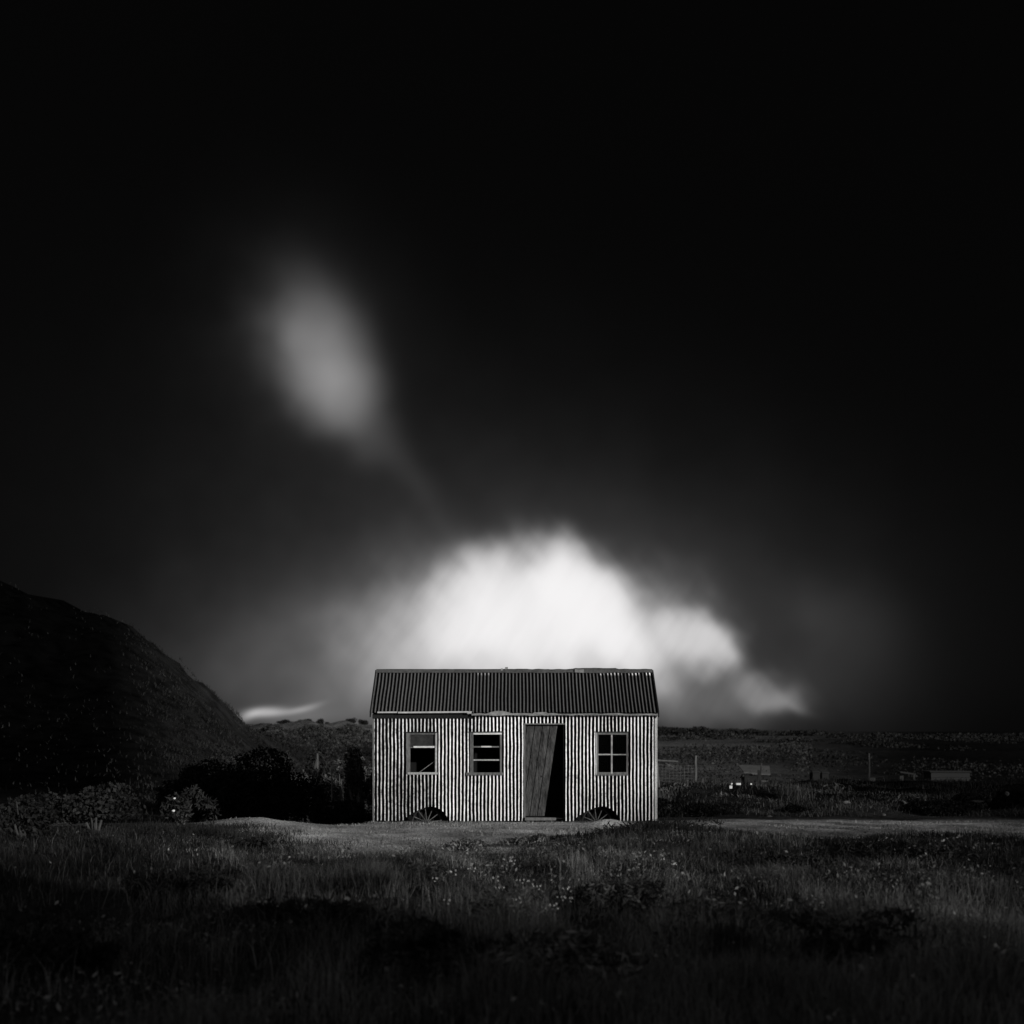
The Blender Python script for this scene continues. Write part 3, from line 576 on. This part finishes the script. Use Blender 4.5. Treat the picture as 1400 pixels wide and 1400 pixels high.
for bx_ in ((HX(789), HX(802), YM-.125, YM-.07, ZR-.035, ZR+.03, .012), (HX(690), HX(694), YM-.03, YM+.01, ZR+.04, ZR+.085, .006), (HX(684), HX(687), YM-.06, YM-.03, ZR+.01, ZR+.055, .004)):
    m = MB(); m.box(*bx_); m.build('ridge_flashing', M_['torn'], hut, OR)
# gable bargeboards
for xx in (RXL-.028, RXR+.003):
    m = MB()
    for sgn in (-1, 1):
        y0, y1 = (YE, YM) if sgn < 0 else (2*YM-YE, YM)
        a = [Vector((xx+dx, y, z+dz)) for dx in (0, .025) for (y, z) in ((y0, ZE), (y1, ZR)) for dz in (-.09, .025)]
        m.add(a, [(0, 1, 3, 2), (4, 6, 7, 5), (0, 4, 5, 1), (2, 3, 7, 6), (1, 5, 7, 3), (0, 2, 6, 4)])
    m.build('bargeboard', M_['dark_timber'], hut, OR)
# fascia blackened for the eave's shadow, gutter, torn eave board
m = MB(); m.box(HX(509.5), HX(646), -.055, -.030, HZ(982.3), HZ(976.5)); m.box(HX(646.2), HX(897), -.052, -.032, HZ(978), HZ(976)); m.build('fascia_shade', M_['dark_timber'], hut, OR)
m = MB(); m.tube((HX(517), -.16, HZ(974.2)), (HX(543.5), -.16, HZ(974.0)), .017); m.tube((HX(545), -.16, HZ(974.4)), (HX(640), -.16, HZ(973.6)), .019); m.box(HX(639), HX(645), -.17, -.14, HZ(976), HZ(972.6), .008)
m.build('gutter', M_['gutter'], hut, OR)
m = MB(); n = 110
for i in range(n):
    a, b = HX(645)+(HX(898.5)-HX(645))*i/n, HX(645)+(HX(898.5)-HX(645))*(i+1)/n
    def tb(x):
        pxx = 700+x*S; v1 = float(vn(np.array(x*6), np.array(1.), 61, 3)); top = HZ(975.6)+.014*v1; bot = HZ(978.3)+.010*float(vn(np.array(x*8), np.array(5.), 62, 2))
        if 664 < pxx < 700: top += .05*math.sin((pxx-664)/36*math.pi)
        if 730 < pxx < 748: top += .03
        return top, bot
    (ta, ba), (tb_, bb) = tb(a), tb(b); yv = -.15+.01*float(vn(np.array(a*5), np.array(9.), 64))
    m.add([(a, yv, ba), (b, yv, bb), (b, yv-.004, tb_), (a, yv-.004, ta), (a, yv+.02, ba), (b, yv+.02, bb), (b, yv+.02, tb_), (a, yv+.02, ta)], [(0, 1, 2, 3), (7, 6, 5, 4), (3, 2, 6, 7), (0, 4, 5, 1)])
m.build('eave_board', M_['torn'], hut, OR)
# corner strips
m = MB(); m.box(XR-.035, XR+.018, -.045, .02, .02, ZT-.03, .004); m.build('corner_strip', M_['white_wood'], hut, OR)
m = MB(); m.box(XL-.018, XL+.012, -.04, .02, .02, ZT-.05, .003); m.build('corner_strip', M_['jamb'], hut, OR)
# timber lining round the openings
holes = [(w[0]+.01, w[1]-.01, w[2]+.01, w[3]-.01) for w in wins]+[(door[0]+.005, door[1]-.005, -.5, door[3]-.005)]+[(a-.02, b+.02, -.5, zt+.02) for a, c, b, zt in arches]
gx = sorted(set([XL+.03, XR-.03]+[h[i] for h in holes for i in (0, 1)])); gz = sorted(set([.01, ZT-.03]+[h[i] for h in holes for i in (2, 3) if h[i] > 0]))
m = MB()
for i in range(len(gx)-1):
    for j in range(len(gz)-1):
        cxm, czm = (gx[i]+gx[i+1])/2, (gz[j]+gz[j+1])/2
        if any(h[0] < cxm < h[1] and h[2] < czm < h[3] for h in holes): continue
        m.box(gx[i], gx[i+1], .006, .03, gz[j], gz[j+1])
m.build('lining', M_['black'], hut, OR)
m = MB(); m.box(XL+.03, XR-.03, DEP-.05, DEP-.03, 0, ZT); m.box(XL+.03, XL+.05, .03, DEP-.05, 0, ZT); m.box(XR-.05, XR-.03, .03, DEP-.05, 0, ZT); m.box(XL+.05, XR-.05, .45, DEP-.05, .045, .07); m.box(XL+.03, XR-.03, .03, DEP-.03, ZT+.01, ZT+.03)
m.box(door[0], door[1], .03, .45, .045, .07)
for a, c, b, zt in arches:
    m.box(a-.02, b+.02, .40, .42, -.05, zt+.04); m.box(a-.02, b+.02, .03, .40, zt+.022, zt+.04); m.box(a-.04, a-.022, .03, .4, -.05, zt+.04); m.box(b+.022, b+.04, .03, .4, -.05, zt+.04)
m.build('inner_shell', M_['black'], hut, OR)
# windows
def rails(m, x0, x1, z0, z1, y0, y1, l, r, t, b):
    m.box(x0, x0+l, y0, y1, z0, z1, .002); m.box(x1-r, x1, y0, y1, z0, z1, .002); m.box(x0+l, x1-r, y0+.003, y1, z1-t, z1, .002); m.box(x0+l, x1-r, y0+.003, y1, z0, z0+b, .002)
def window(k, jl, jm):
    x0, x1, z0, z1 = wins[k]; m = MB()
    m.box(x0-.05, x1+.03, -.05, -.012, z1+.002, z1+.022, .004)
    f = m.build('window', M_['dark_timber'], hut, OR, bevel=.003)
    q = MB(); q.box(x0-.002, x0+jl, -.046, .02, z0, z1, .004); q.build('jamb', jm, f, (0, 0, 0) if False else OR)
    return f, x0, x1, z0, z1
f, x0, x1, z0, z1 = window(0, .075, M_['jamb'])
q = MB(); q.box(x1-.028, x1+.006, -.044, .02, z0, z1, .003); q.build('jamb', M_['pale_timber'], f, OR)
q = MB(); q.box(x0+.075, x1-.028, -.02, .03, z1-.035, z1-.005, .003); q.build('top_rail', M_['jamb'], f, OR)
q = MB(); q.box(x0+.02, x1+.02, -.055, .02, z0-.012, z0+.032, .005); q.build('sill', M_['pale_timber'], f, OR, bevel=.004)
q = MB(); q.box(HX(560), HX(565.5), -.012, .02, HZ(1022.5), HZ(1021), .002); q.build('glazing_bar', M_['jamb'], f, OR)
q = MB(); q.box(HX(565.5), HX(595), -.024, .012, HZ(1022.4), HZ(1020), .002); q.build('glazing_bar', M_['white_wood'], f, OR)
q = MB(); q.tube((HX(572.5), .05, HZ(1056.5)), (HX(595), .02, HZ(1040)), .011, .008, 6); q.build('fallen_glazing_bar', M_['timber'], f, OR)
q = MB(); q.box(x0+.075, x1-.03, .012, .016, HZ(1020.5), z1-.03); q.build('pane', M_['dim_reflection'], f, OR)
f, x0, x1, z0, z1 = window(1, .05, M_['jamb'])
for bx_ in ((HX(644.5), HX(647.2), -.03, .02, z0, z1-.01, .003), (x1-.036, x1, -.036, .02, z0, z1-.01, .003)):
    q = MB(); q.box(*bx_); q.build('jamb', M_['timber'], f, OR)
q = MB(); q.box(HX(647.3), x1+.002, -.042, .01, z1-.04, z1-.003, .003); q.build('top_rail', M_['white_wood'], f, OR)
q = MB(); q.box(HX(637.5), HX(688.5), -.07, .02, z0-.02, z0+.035, .006); q.build('sill', M_['jamb'], f, OR, bevel=.004)
for a, b, py, mt in ((647.3, 658, 1021, 'timber'), (658, 672, 1020.8, 'white_wood'), (672, 683.6, 1021, 'timber'), (647.3, 683.6, 1039, 'pale_timber')):
    q = MB(); q.box(HX(a), HX(b), -.012, .014, HZ(py+1), HZ(py-.9), .001); q.build('glazing_bar', M_[mt], f, OR)
f, x0, x1, z0, z1 = window(2, .012, M_['white_wood'])
q = MB(); rails(q, x0+.014, x1, z0, z1, -.03, .02, .03, .035, .045, .05); q.build('sash', M_['timber'], f, OR, bevel=.003)
q = MB(); q.box(HX(835.2), HX(837.4), -.034, .012, z0+.02, z1-.045, .001); q.build('glazing_bar', M_['pale_timber'], f, OR)
q = MB(); q.box(x0+.045, HX(835.1), -.03, .01, HZ(1032.4), HZ(1030.6), .001); q.box(HX(837.5), x1-.036, -.03, .01, HZ(1032.4), HZ(1030.8), .001); q.build('glazing_bar', M_['pale_timber'], f, OR)
for a, b in ((x0+.045, HX(835.1)), (HX(837.5), x1-.036)):
    for c, d in ((z0+.05, HZ(1032.5)), (HZ(1030.5), z1-.046)):
        q = MB(); q.box(a, b, .008, .011, c, d); q.build('pane', M_['glass'], f, OR)
q = MB(); q.box(x0-.01, x1+.01, -.06, .02, z0-.022, z0, .003); q.build('sill', M_['jamb'], f, OR, bevel=.003)
# door, sagging behind its opening
x0, x1, z0, z1 = door
m = MB(); m.box(x0-.01, x1+.02, -.05, .03, z1-.002, z1+.022, .003); m.box(x0-.012, x0+.02, -.035, .03, z0, z1-.004, .002); fr = m.build('door_frame', M_['timber'], hut, OR, bevel=.003)
lean = R(8.2); piv = Vector((HX(745.5), .06, .11)); dl = MB(); npl = 5; wdt = .80/npl
for i in range(npl):
    a = -.80+i*wdt; b = a+wdt-.014; yy = .002*(i % 2); zt = 1.93+.01*math.sin(i*3)
    c = [(xx, y_, zz) for zz in (0, zt) for y_ in (yy, .028+yy) for xx in (a, b)]
    c = [(piv.x+xx*math.cos(lean)+zz*math.sin(lean), piv.y+y_, piv.z-xx*math.sin(lean)*0+zz*math.cos(lean)-(.12 if False else 0)) for xx, y_, zz in c]
    c = [(xx, y_, min(zz, z1+.05)) for xx, y_, zz in c]
    dl.add(c, [(0, 2, 3, 1), (4, 5, 7, 6), (0, 1, 5, 4), (2, 6, 7, 3), (0, 4, 6, 2), (1, 3, 7, 5)])
M_['door'] = mat('old_door_boards', .036, 1.1, 9, bump=.9, bscale=22, stretch=(1.6, 1, .45))
d = dl.build('door', M_['door'], hut, OR)
q = MB(); q.tube((HX(742), .02, HZ(1061)), (HX(742), .06, HZ(1061)), .012); q.build('latch', M_['iron'], d, OR)
m = MB(); m.box(x0+.01, HX(760), -.10, .05, .02, .082, .005); m.build('doorstep', M_['timber'], hut, OR, bevel=.005)
# wheels half hidden in the arches
for a, c, b, zt in arches:
    cx0 = (a+b)/2+.02; cz = -.03; w = MB(); w.ring((cx0, .2, cz), .30, .02, depth=.03); wh = w.build('wheel', M_['iron'], hut, OR)
    q = MB(); q.tube((cx0, .13, cz), (cx0, .27, cz), .055, n=16); q.build('hub', M_['iron'], wh, OR)
    for k in range(12):
        t = 2*math.pi*k/12+.12; q = MB(); q.tube((cx0+.05*math.cos(t), .19, cz+.05*math.sin(t)), (cx0+.285*math.cos(t), .19, cz+.285*math.sin(t)), .011, n=6); q.build('spoke', M_['spoke'], wh, OR)

# ------------------------------------------------------------------ posts, fence, sheds
GP = 'old fence posts'
def post(px, pyt, pyb, D, wpx, label, mt='post', leanx=0, name='fence_post', grp=GP, cat='fence post'):
    t = P(px, pyt, D); b = P(px, pyb, D); zb = min(float(height(b.x, b.y))-.1, b.z-.1); w = wpx/F*D/2; m = MB()
    n = 5; prev = None
    for i in range(n+1):
        k = i/n; xx = -leanx/F*D*(1-k)+w*.25*math.sin(i*2.1+px); zz = (t.z-zb)*k; ww = w*(1-.15*k)
        ring = [(xx-ww, -ww, zz), (xx+ww, -ww, zz), (xx+ww, ww, zz), (xx-ww, ww, zz)]
        if prev is not None: m.add(prev+ring, [(0, 1, 5, 4), (1, 2, 6, 5), (2, 3, 7, 6), (3, 0, 4, 7)]+([(4, 5, 6, 7)] if i == n else []))
        prev = ring
    o = m.build(name, M_[mt], None, (0, 0, 0)); o.location = (t.x, t.y, zb); return tag(o, label, cat, grp)
post(951.5, 1033, 1066, 38, 2.6, 'slim pale upright fence post right of the hut')
post(940, 1066, 1086, 37, 1.6, 'thin low stake left of the slim pale post')
post(961, 1064, 1078, 37, 1.6, 'short stake right of the slim pale post')
post(1037.5, 1053, 1074, 40, 3.2, 'thick crooked post in front of the pale shed roof', leanx=1.5)
post(1041, 1043.5, 1056, 40.4, 2.2, 'splintered stake tied to the top of the thick crooked post', leanx=3)
post(1057, 1064, 1074, 40, 2.4, 'low stump right of the thick crooked post')
post(434.5, 1030, 1078, 40, 2.4, 'tall bare fence post among the bushes left of the hut')
post(453.5, 1052, 1100, 38, 1.8, 'thin grey stake near the left wall of the hut')
post(415, 1052, 1072, 40, 2.0, 'short leaning stake left of the tall bare post', leanx=-2)
m = MB(); a, b = P(433.5, 1038, 39.8), P(421, 1088, 39.8); m.tube(b-a, (0, 0, 0), .035, .03, 6); o = m.build('brace_pole', M_['stem']); o.location = a; tag(o, 'dark pole leaning against the tall bare fence post', 'pole')
m = MB(); a, b = P(421, 1087, 37.5), P(434, 1076, 37.5); m.tube((0, 0, 0), b-a, .03, .02, 6); o = m.build('branch', M_['leaf_black']); o.location = a; tag(o, 'broken black branch lying below the tall bare fence post', 'branch')
# wire fence between hut and slim post
a, b = P(890, 1043, 38.2), P(951, 1046, 38); wr = empty('wire_fence', (a.x, a.y, float(height(a.x, a.y))), 'sagging square-mesh wire fence between the hut and the slim pale post', 'wire fence')
o0 = wr.location
m = MB()
for k in range(6):
    z_ = -k*.085; prev = None
    for i in range(9):
        t = i/8; p = a.lerp(b, t)-o0+Vector((0, 0, z_-.05*math.sin(math.pi*t)))
        if prev is not None: m.tube(prev, p, .0035, n=4)
        prev = p
m.build('line_wire', M_['wire'], wr); m = MB()
for i in range(1, 12):
    p = a.lerp(b, i/12)-o0; m.tube(p+Vector((0, 0, -.02)), p+Vector((0, 0, -.46)), .003, n=4)
m.build('stay_wire', M_['wire'], wr)
# rail close to the hut
a, b = P(896, 1039.5, 40), P(927, 1041, 40); m = MB()
m.tube((0, 0, 0), b-a, .03, .018, 6); m.tube((.03, 0, -.0), (.1, 0, -.75), .03, n=6); m.tube((.28, 0, -.08), (.52, 0, -.2), .012, .008, 5)
o = m.build('broken_rail', M_['post']); o.location = a; tag(o, 'broken timber rail sticking out behind the right corner of the hut', 'rail')
# pale roofed shed in the valley
def shed_pale():
    D = 88; a = P(1010, 1046, D); base = float(height(a.x, a.y)); r = empty('valley_shed', (P(1032, 1050, D).x, D+CAMY, base), 'small shed with a pale sloping roof behind the thick crooked post', 'shed'); o = r.location
    q = lambda px, py, dd: P(px, py, D+dd)-o
    m = MB(); pts = [q(1009, 1045.5, 1.6), q(1052, 1047, 1.6), q(1053.5, 1058.5, 0), q(1030, 1058, 0), q(1027, 1056, 0), q(1017, 1055.5, 0)]; pts = pts+[p-Vector((0, 0, .06)) for p in pts]
    m.add(pts, [(0, 5, 4, 3, 2, 1), (6, 7, 8, 9, 10, 11), (0, 1, 7, 6), (1, 2, 8, 7), (2, 3, 9, 8), (3, 4, 10, 9), (4, 5, 11, 10), (5, 0, 6, 11)]); m.build('roof', M_['roofpale'], r)
    c, e = q(1018, 1059, .2), q(1052, 1059, .2); m = MB(); m.box(c.x, e.x, c.y, c.y+1.3, -.2, c.z-.02); m.build('wall', M_['dark_timber'], r)
    m = MB(); c, e = q(1041, 1067, .1), q(1050, 1072, .1); m.box(c.x, e.x, c.y-.02, c.y+.05, e.z, c.z); m.build('hatch', M_['roofpale'], r)
shed_pale()
def low_roof(px0, px1, py0, py1, D, label, mt='roofpale'):
    a, b = P(px0, py0, D), P(px1, py1, D); zb = float(height(a.x, a.y)); r = empty('field_shelter', ((a.x+b.x)/2, a.y, zb), label, 'shelter'); w = (b.x-a.x)/2
    m = MB(); zt = a.z-zb; ze = b.z-zb; v = [(-w, 1.2, zt), (w, 1.2, zt), (w, 0, ze), (-w, 0, ze)]; v += [(x_, y_, z_-.06) for x_, y_, z_ in v]; m.add(v, [(0, 3, 2, 1), (4, 5, 6, 7), (0, 1, 5, 4), (1, 2, 6, 5), (2, 3, 7, 6), (3, 0, 4, 7)]); m.build('roof', M_[mt], r)
    m = MB(); m.box(-w*.9, w*.9, .1, 1.1, -.2, ze-.07); m.build('wall', M_['dark_timber'], r)
low_roof(1111, 1122, 1051.5, 1055, 95, 'tiny pale-roofed field shelter, left one of two beyond the bank', 'shed'); low_roof(1124, 1134, 1052.5, 1056, 97, 'tiny pale-roofed field shelter, right one of two beyond the bank', 'shed')
# pole and frames on the right
post(1188.5, 1030, 1076, 44, 2.2, 'tall thin pole standing on the right bank', name='pole', grp=None, cat='pole')
o = empty('field_gate', (P(1200, 1076, 45).x, 15, float(height(P(1200, 1076, 45).x, 15))), 'low wooden gate frame beside the tall thin pole', 'gate'); ol = o.location
m = MB(); c = P(1188, 1061, 45)-ol; d = P(1214, 1061, 45)-ol; e = P(1214, 1077, 45)-ol; m.box(c.x, d.x, -.02, .02, c.z-.05, c.z); m.build('top_bar', M_['shed'], o)
m = MB(); m.box(c.x, c.x+.2, -.03, .03, e.z-.3, c.z-.051, .02); m.build('gate_post', M_['post'], o); m = MB(); m.box(d.x-.07, d.x, -.03, .03, e.z-.3, c.z-.051); m.build('gate_post', M_['shed'], o)
def boarded():
    D = 74; a, b = P(1273, 1056, D), P(1326, 1086, D); zb = min(float(height(a.x, a.y)), b.z); r = empty('boarded_shed', ((a.x+b.x)/2, a.y, zb), 'long boarded shed with flat roof at the right, half lost in the dark', 'shed'); w = (b.x-a.x)/2; zt = a.z-zb
    m = MB(); n = 7
    for i in range(n): m.box(-w, w, -.01*(i % 2), 1.3, (zt)*i/n, zt*(i+1)/n-.012)
    m.build('wall', M_['shed'], r); m = MB(); v = zt; m.box(-w-.08, w+.06, -.1, 1.4, v, v+.06); m.build('roof', M_['dark_timber'], r)
boarded()
def leanto():
    D = 60; a = P(1231, 1056, D); zb = float(height(a.x, a.y)); r = empty('animal_pen', (P(1241, 1060, D).x, a.y, zb), 'small open-fronted pen just left of the boarded shed', 'pen'); o = r.location; q = lambda px, py: P(px, py, D)-o
    m = MB(); c, e = q(1231, 1055), q(1252, 1058); v = [(c.x, 0, c.z), (e.x, 0, e.z), (e.x, .8, e.z+.03), (c.x, .8, c.z+.03)]; v += [(x_, y_, z_-.05) for x_, y_, z_ in v]; m.add(v, [(0, 1, 2, 3), (7, 6, 5, 4), (0, 4, 5, 1), (1, 5, 6, 2), (2, 6, 7, 3), (3, 7, 4, 0)]); m.build('roof', M_['shed'], r)
    m = MB(); c, e = q(1231, 1061), q(1236, 1072); m.box(c.x, e.x, .05, .1, e.z, c.z, .02); m.build('side_panel', M_['shed'], r)
    m = MB(); c = q(1250, 1058); m.box(c.x-.04, c.x+.04, .02, .1, -.2, c.z-.055); m.build('post', M_['shed'], r)
leanto()
def rock(px, py, D, s, label, mt='stone', name='stone', sq=(1, .8, .7), cat='stone', group=None):
    import bmesh
    bm = bmesh.new(); bmesh.ops.create_icosphere(bm, subdivisions=3, radius=s); rr = np.random.default_rng(int(px*7+py))
    o3 = rr.uniform(0, 50)
    for v in bm.verts:
        k = 1+.25*float(vn(np.array(v.co.x/s*1.5+o3), np.array(v.co.z/s*1.5+v.co.y/s), 3, 2)); v.co = Vector((v.co.x*sq[0], v.co.y*sq[1], v.co.z*sq[2]))*k
    me = bpy.data.meshes.new(name); bm.to_mesh(me); bm.free(); me.materials.append(M_[mt]); o = bpy.data.objects.new(name, me); COL.objects.link(o)
    p = P(px, py, D); o.location = p; return tag(o, label, cat, group)
rock(1036, 1099, 34, .07, 'pale boulder in the tangled scrub of the right bank')
rock(1052, 1118, 31.6, .08, 'pale wedge of stone at the foot of the right bank')
rock(1157, 1097, 33.6, .08, 'grey stone below the tall thin pole', sq=(1.3, .8, .5))
rock(1208, 1114, 31.8, .05, 'small rounded stone at the foot of the bank left of the boarded shed')
rock(1376.5, 1085, 30.5, .05, 'pale ball-shaped float hanging in the dark at the far right', 'shed', 'float_ball', (1, 1, 1), 'float')
rock(1335, 1096, 32, .15, 'flat grey slab on the bushes right of the boarded shed', 'shed', 'slab', (1.1, .7, .22), 'slab')
def block(px0, px1, py0, py1, D, label, mt='white'):
    a, b = P(px0, py0, D), P(px1, py1, D); m = MB(); w = (b.x-a.x)/2; h = (a.z-b.z); m.box(-w, w, -.03, .03, 0, h, .004); o = m.build('white_block', M_[mt], bevel=.006); o.location = ((a.x+b.x)/2, a.y, b.z); return tag(o, label, 'block', 'white blocks on the right bank')
block(1006.3, 1012.6, 1070.4, 1073.2, 34.3, 'widest bright white block on the bank right of the hut')
block(999.0, 1001.8, 1070.6, 1073, 34.4, 'small white block left of the widest one')
block(1025.5, 1028, 1070.8, 1073, 34.4, 'small greyish block nearest the thick crooked post')
block(997, 1001, 1074, 1078, 34.2, 'white chunk below the small left block')
rock(273, 1138, 25.0, .032, 'bright white pebble on the ground edge in the dark left', 'white', 'pebble', (1.1, 1, .9), 'pebble')
# blossoms on the left shrub
for px, py, s, l in ((238.5, 1091.5, .020, 'upper pale blossom on the loose shrub at left'), (237, 1108.5, .024, 'lower pale blossom on the loose shrub at left')):
    rock(px, py, 25.1, s, l, 'petal', 'blossom', (1.2, .6, .8), 'blossom', None)
# wildflowers in the grass: two kinds of position, one kind of plant
def flower_proto(seed):
    rr = random.Random(seed); r = empty('wildflower', (0, 0, 0), 'x', 'wildflower', 'wildflowers in the foreground grass')
    m = MB(); h = rr.uniform(.14, .22); heads = []
    m.tube((0, 0, -.05), (0, 0, h*.6), .003, .002, 5)
    for i in range(4):
        a = rr.uniform(0, 6.28); p = (math.cos(a)*.045, math.sin(a)*.045, h+rr.uniform(-.02, .03)); m.tube((0, 0, h*.5), p, .002, .0015, 5); heads.append(p)
    m.build('stem', M_['stem'], r)
    for p in heads:
        q = MB(); n = 7
        for k in range(n):
            t = 2*math.pi*k/n; c, s_ = math.cos(t), math.sin(t); c2, s2 = math.cos(t+.38), math.sin(t+.38); c1, s1 = math.cos(t-.38), math.sin(t-.38); rr_ = rr.uniform(.008, .014)
            q.add([p, (p[0]+c1*rr_*.7, p[1]-.004, p[2]+s1*rr_*.7), (p[0]+c*rr_, p[1]-.007, p[2]+s_*rr_), (p[0]+c2*rr_*.7, p[1]-.004, p[2]+s2*rr_*.7)], [(0, 1, 2, 3)])
        q.build('flower_head', M_['petal'], r)
    return r
protos = [flower_proto(k) for k in (1, 2)]
FL = [(596, 1195, 'wildflower plant farthest left in the flowering grass'), (618, 1198, 'wildflower plant second from the left of the flowering grass'), (645, 1182, 'wildflower plant alone at the upper left of the flower patch'), (676, 1200, 'wildflower plant low left of the middle flower row'), (684, 1207, 'lowest wildflower plant left of the brightest cluster'),
      (688, 1184, 'wildflower plant at the top of the patch below the door'), (712, 1194, 'left plant of the short flower row below the door'), (724, 1201, 'middle plant of the short flower row below the door'), (735, 1202, 'right plant of the short flower row below the door'), (700, 1166, 'small wildflower high in the patch near the track'),
      (768, 1216, 'left plant of the bright flower cluster at the right of the patch'), (774, 1211, 'topmost plant of the bright flower cluster at the right'), (779, 1218, 'right plant of the bright flower cluster at the right'), (756, 1230, 'wildflower below the bright right cluster'), (613, 1228, 'dim lone wildflower below the left of the patch'), (705, 1225, 'dim wildflower under the middle of the patch')]
for i, (px, py, lab) in enumerate(FL):
    pr = protos[i % 2]
    if i < 2: r = pr
    else:
        r = pr.copy(); COL.objects.link(r)
        for ch in [c for c in pr.children]:
            c = ch.copy(); COL.objects.link(c); c.parent = r
    D = (CAMZ-.28)*F/(py-HY); p = P(px, py, D); z = float(height(p.x, p.y)); r.location = (p.x, p.y, z+.05); r.rotation_euler = (0, 0, (i*1.3) % .9-.4); r['label'] = lab
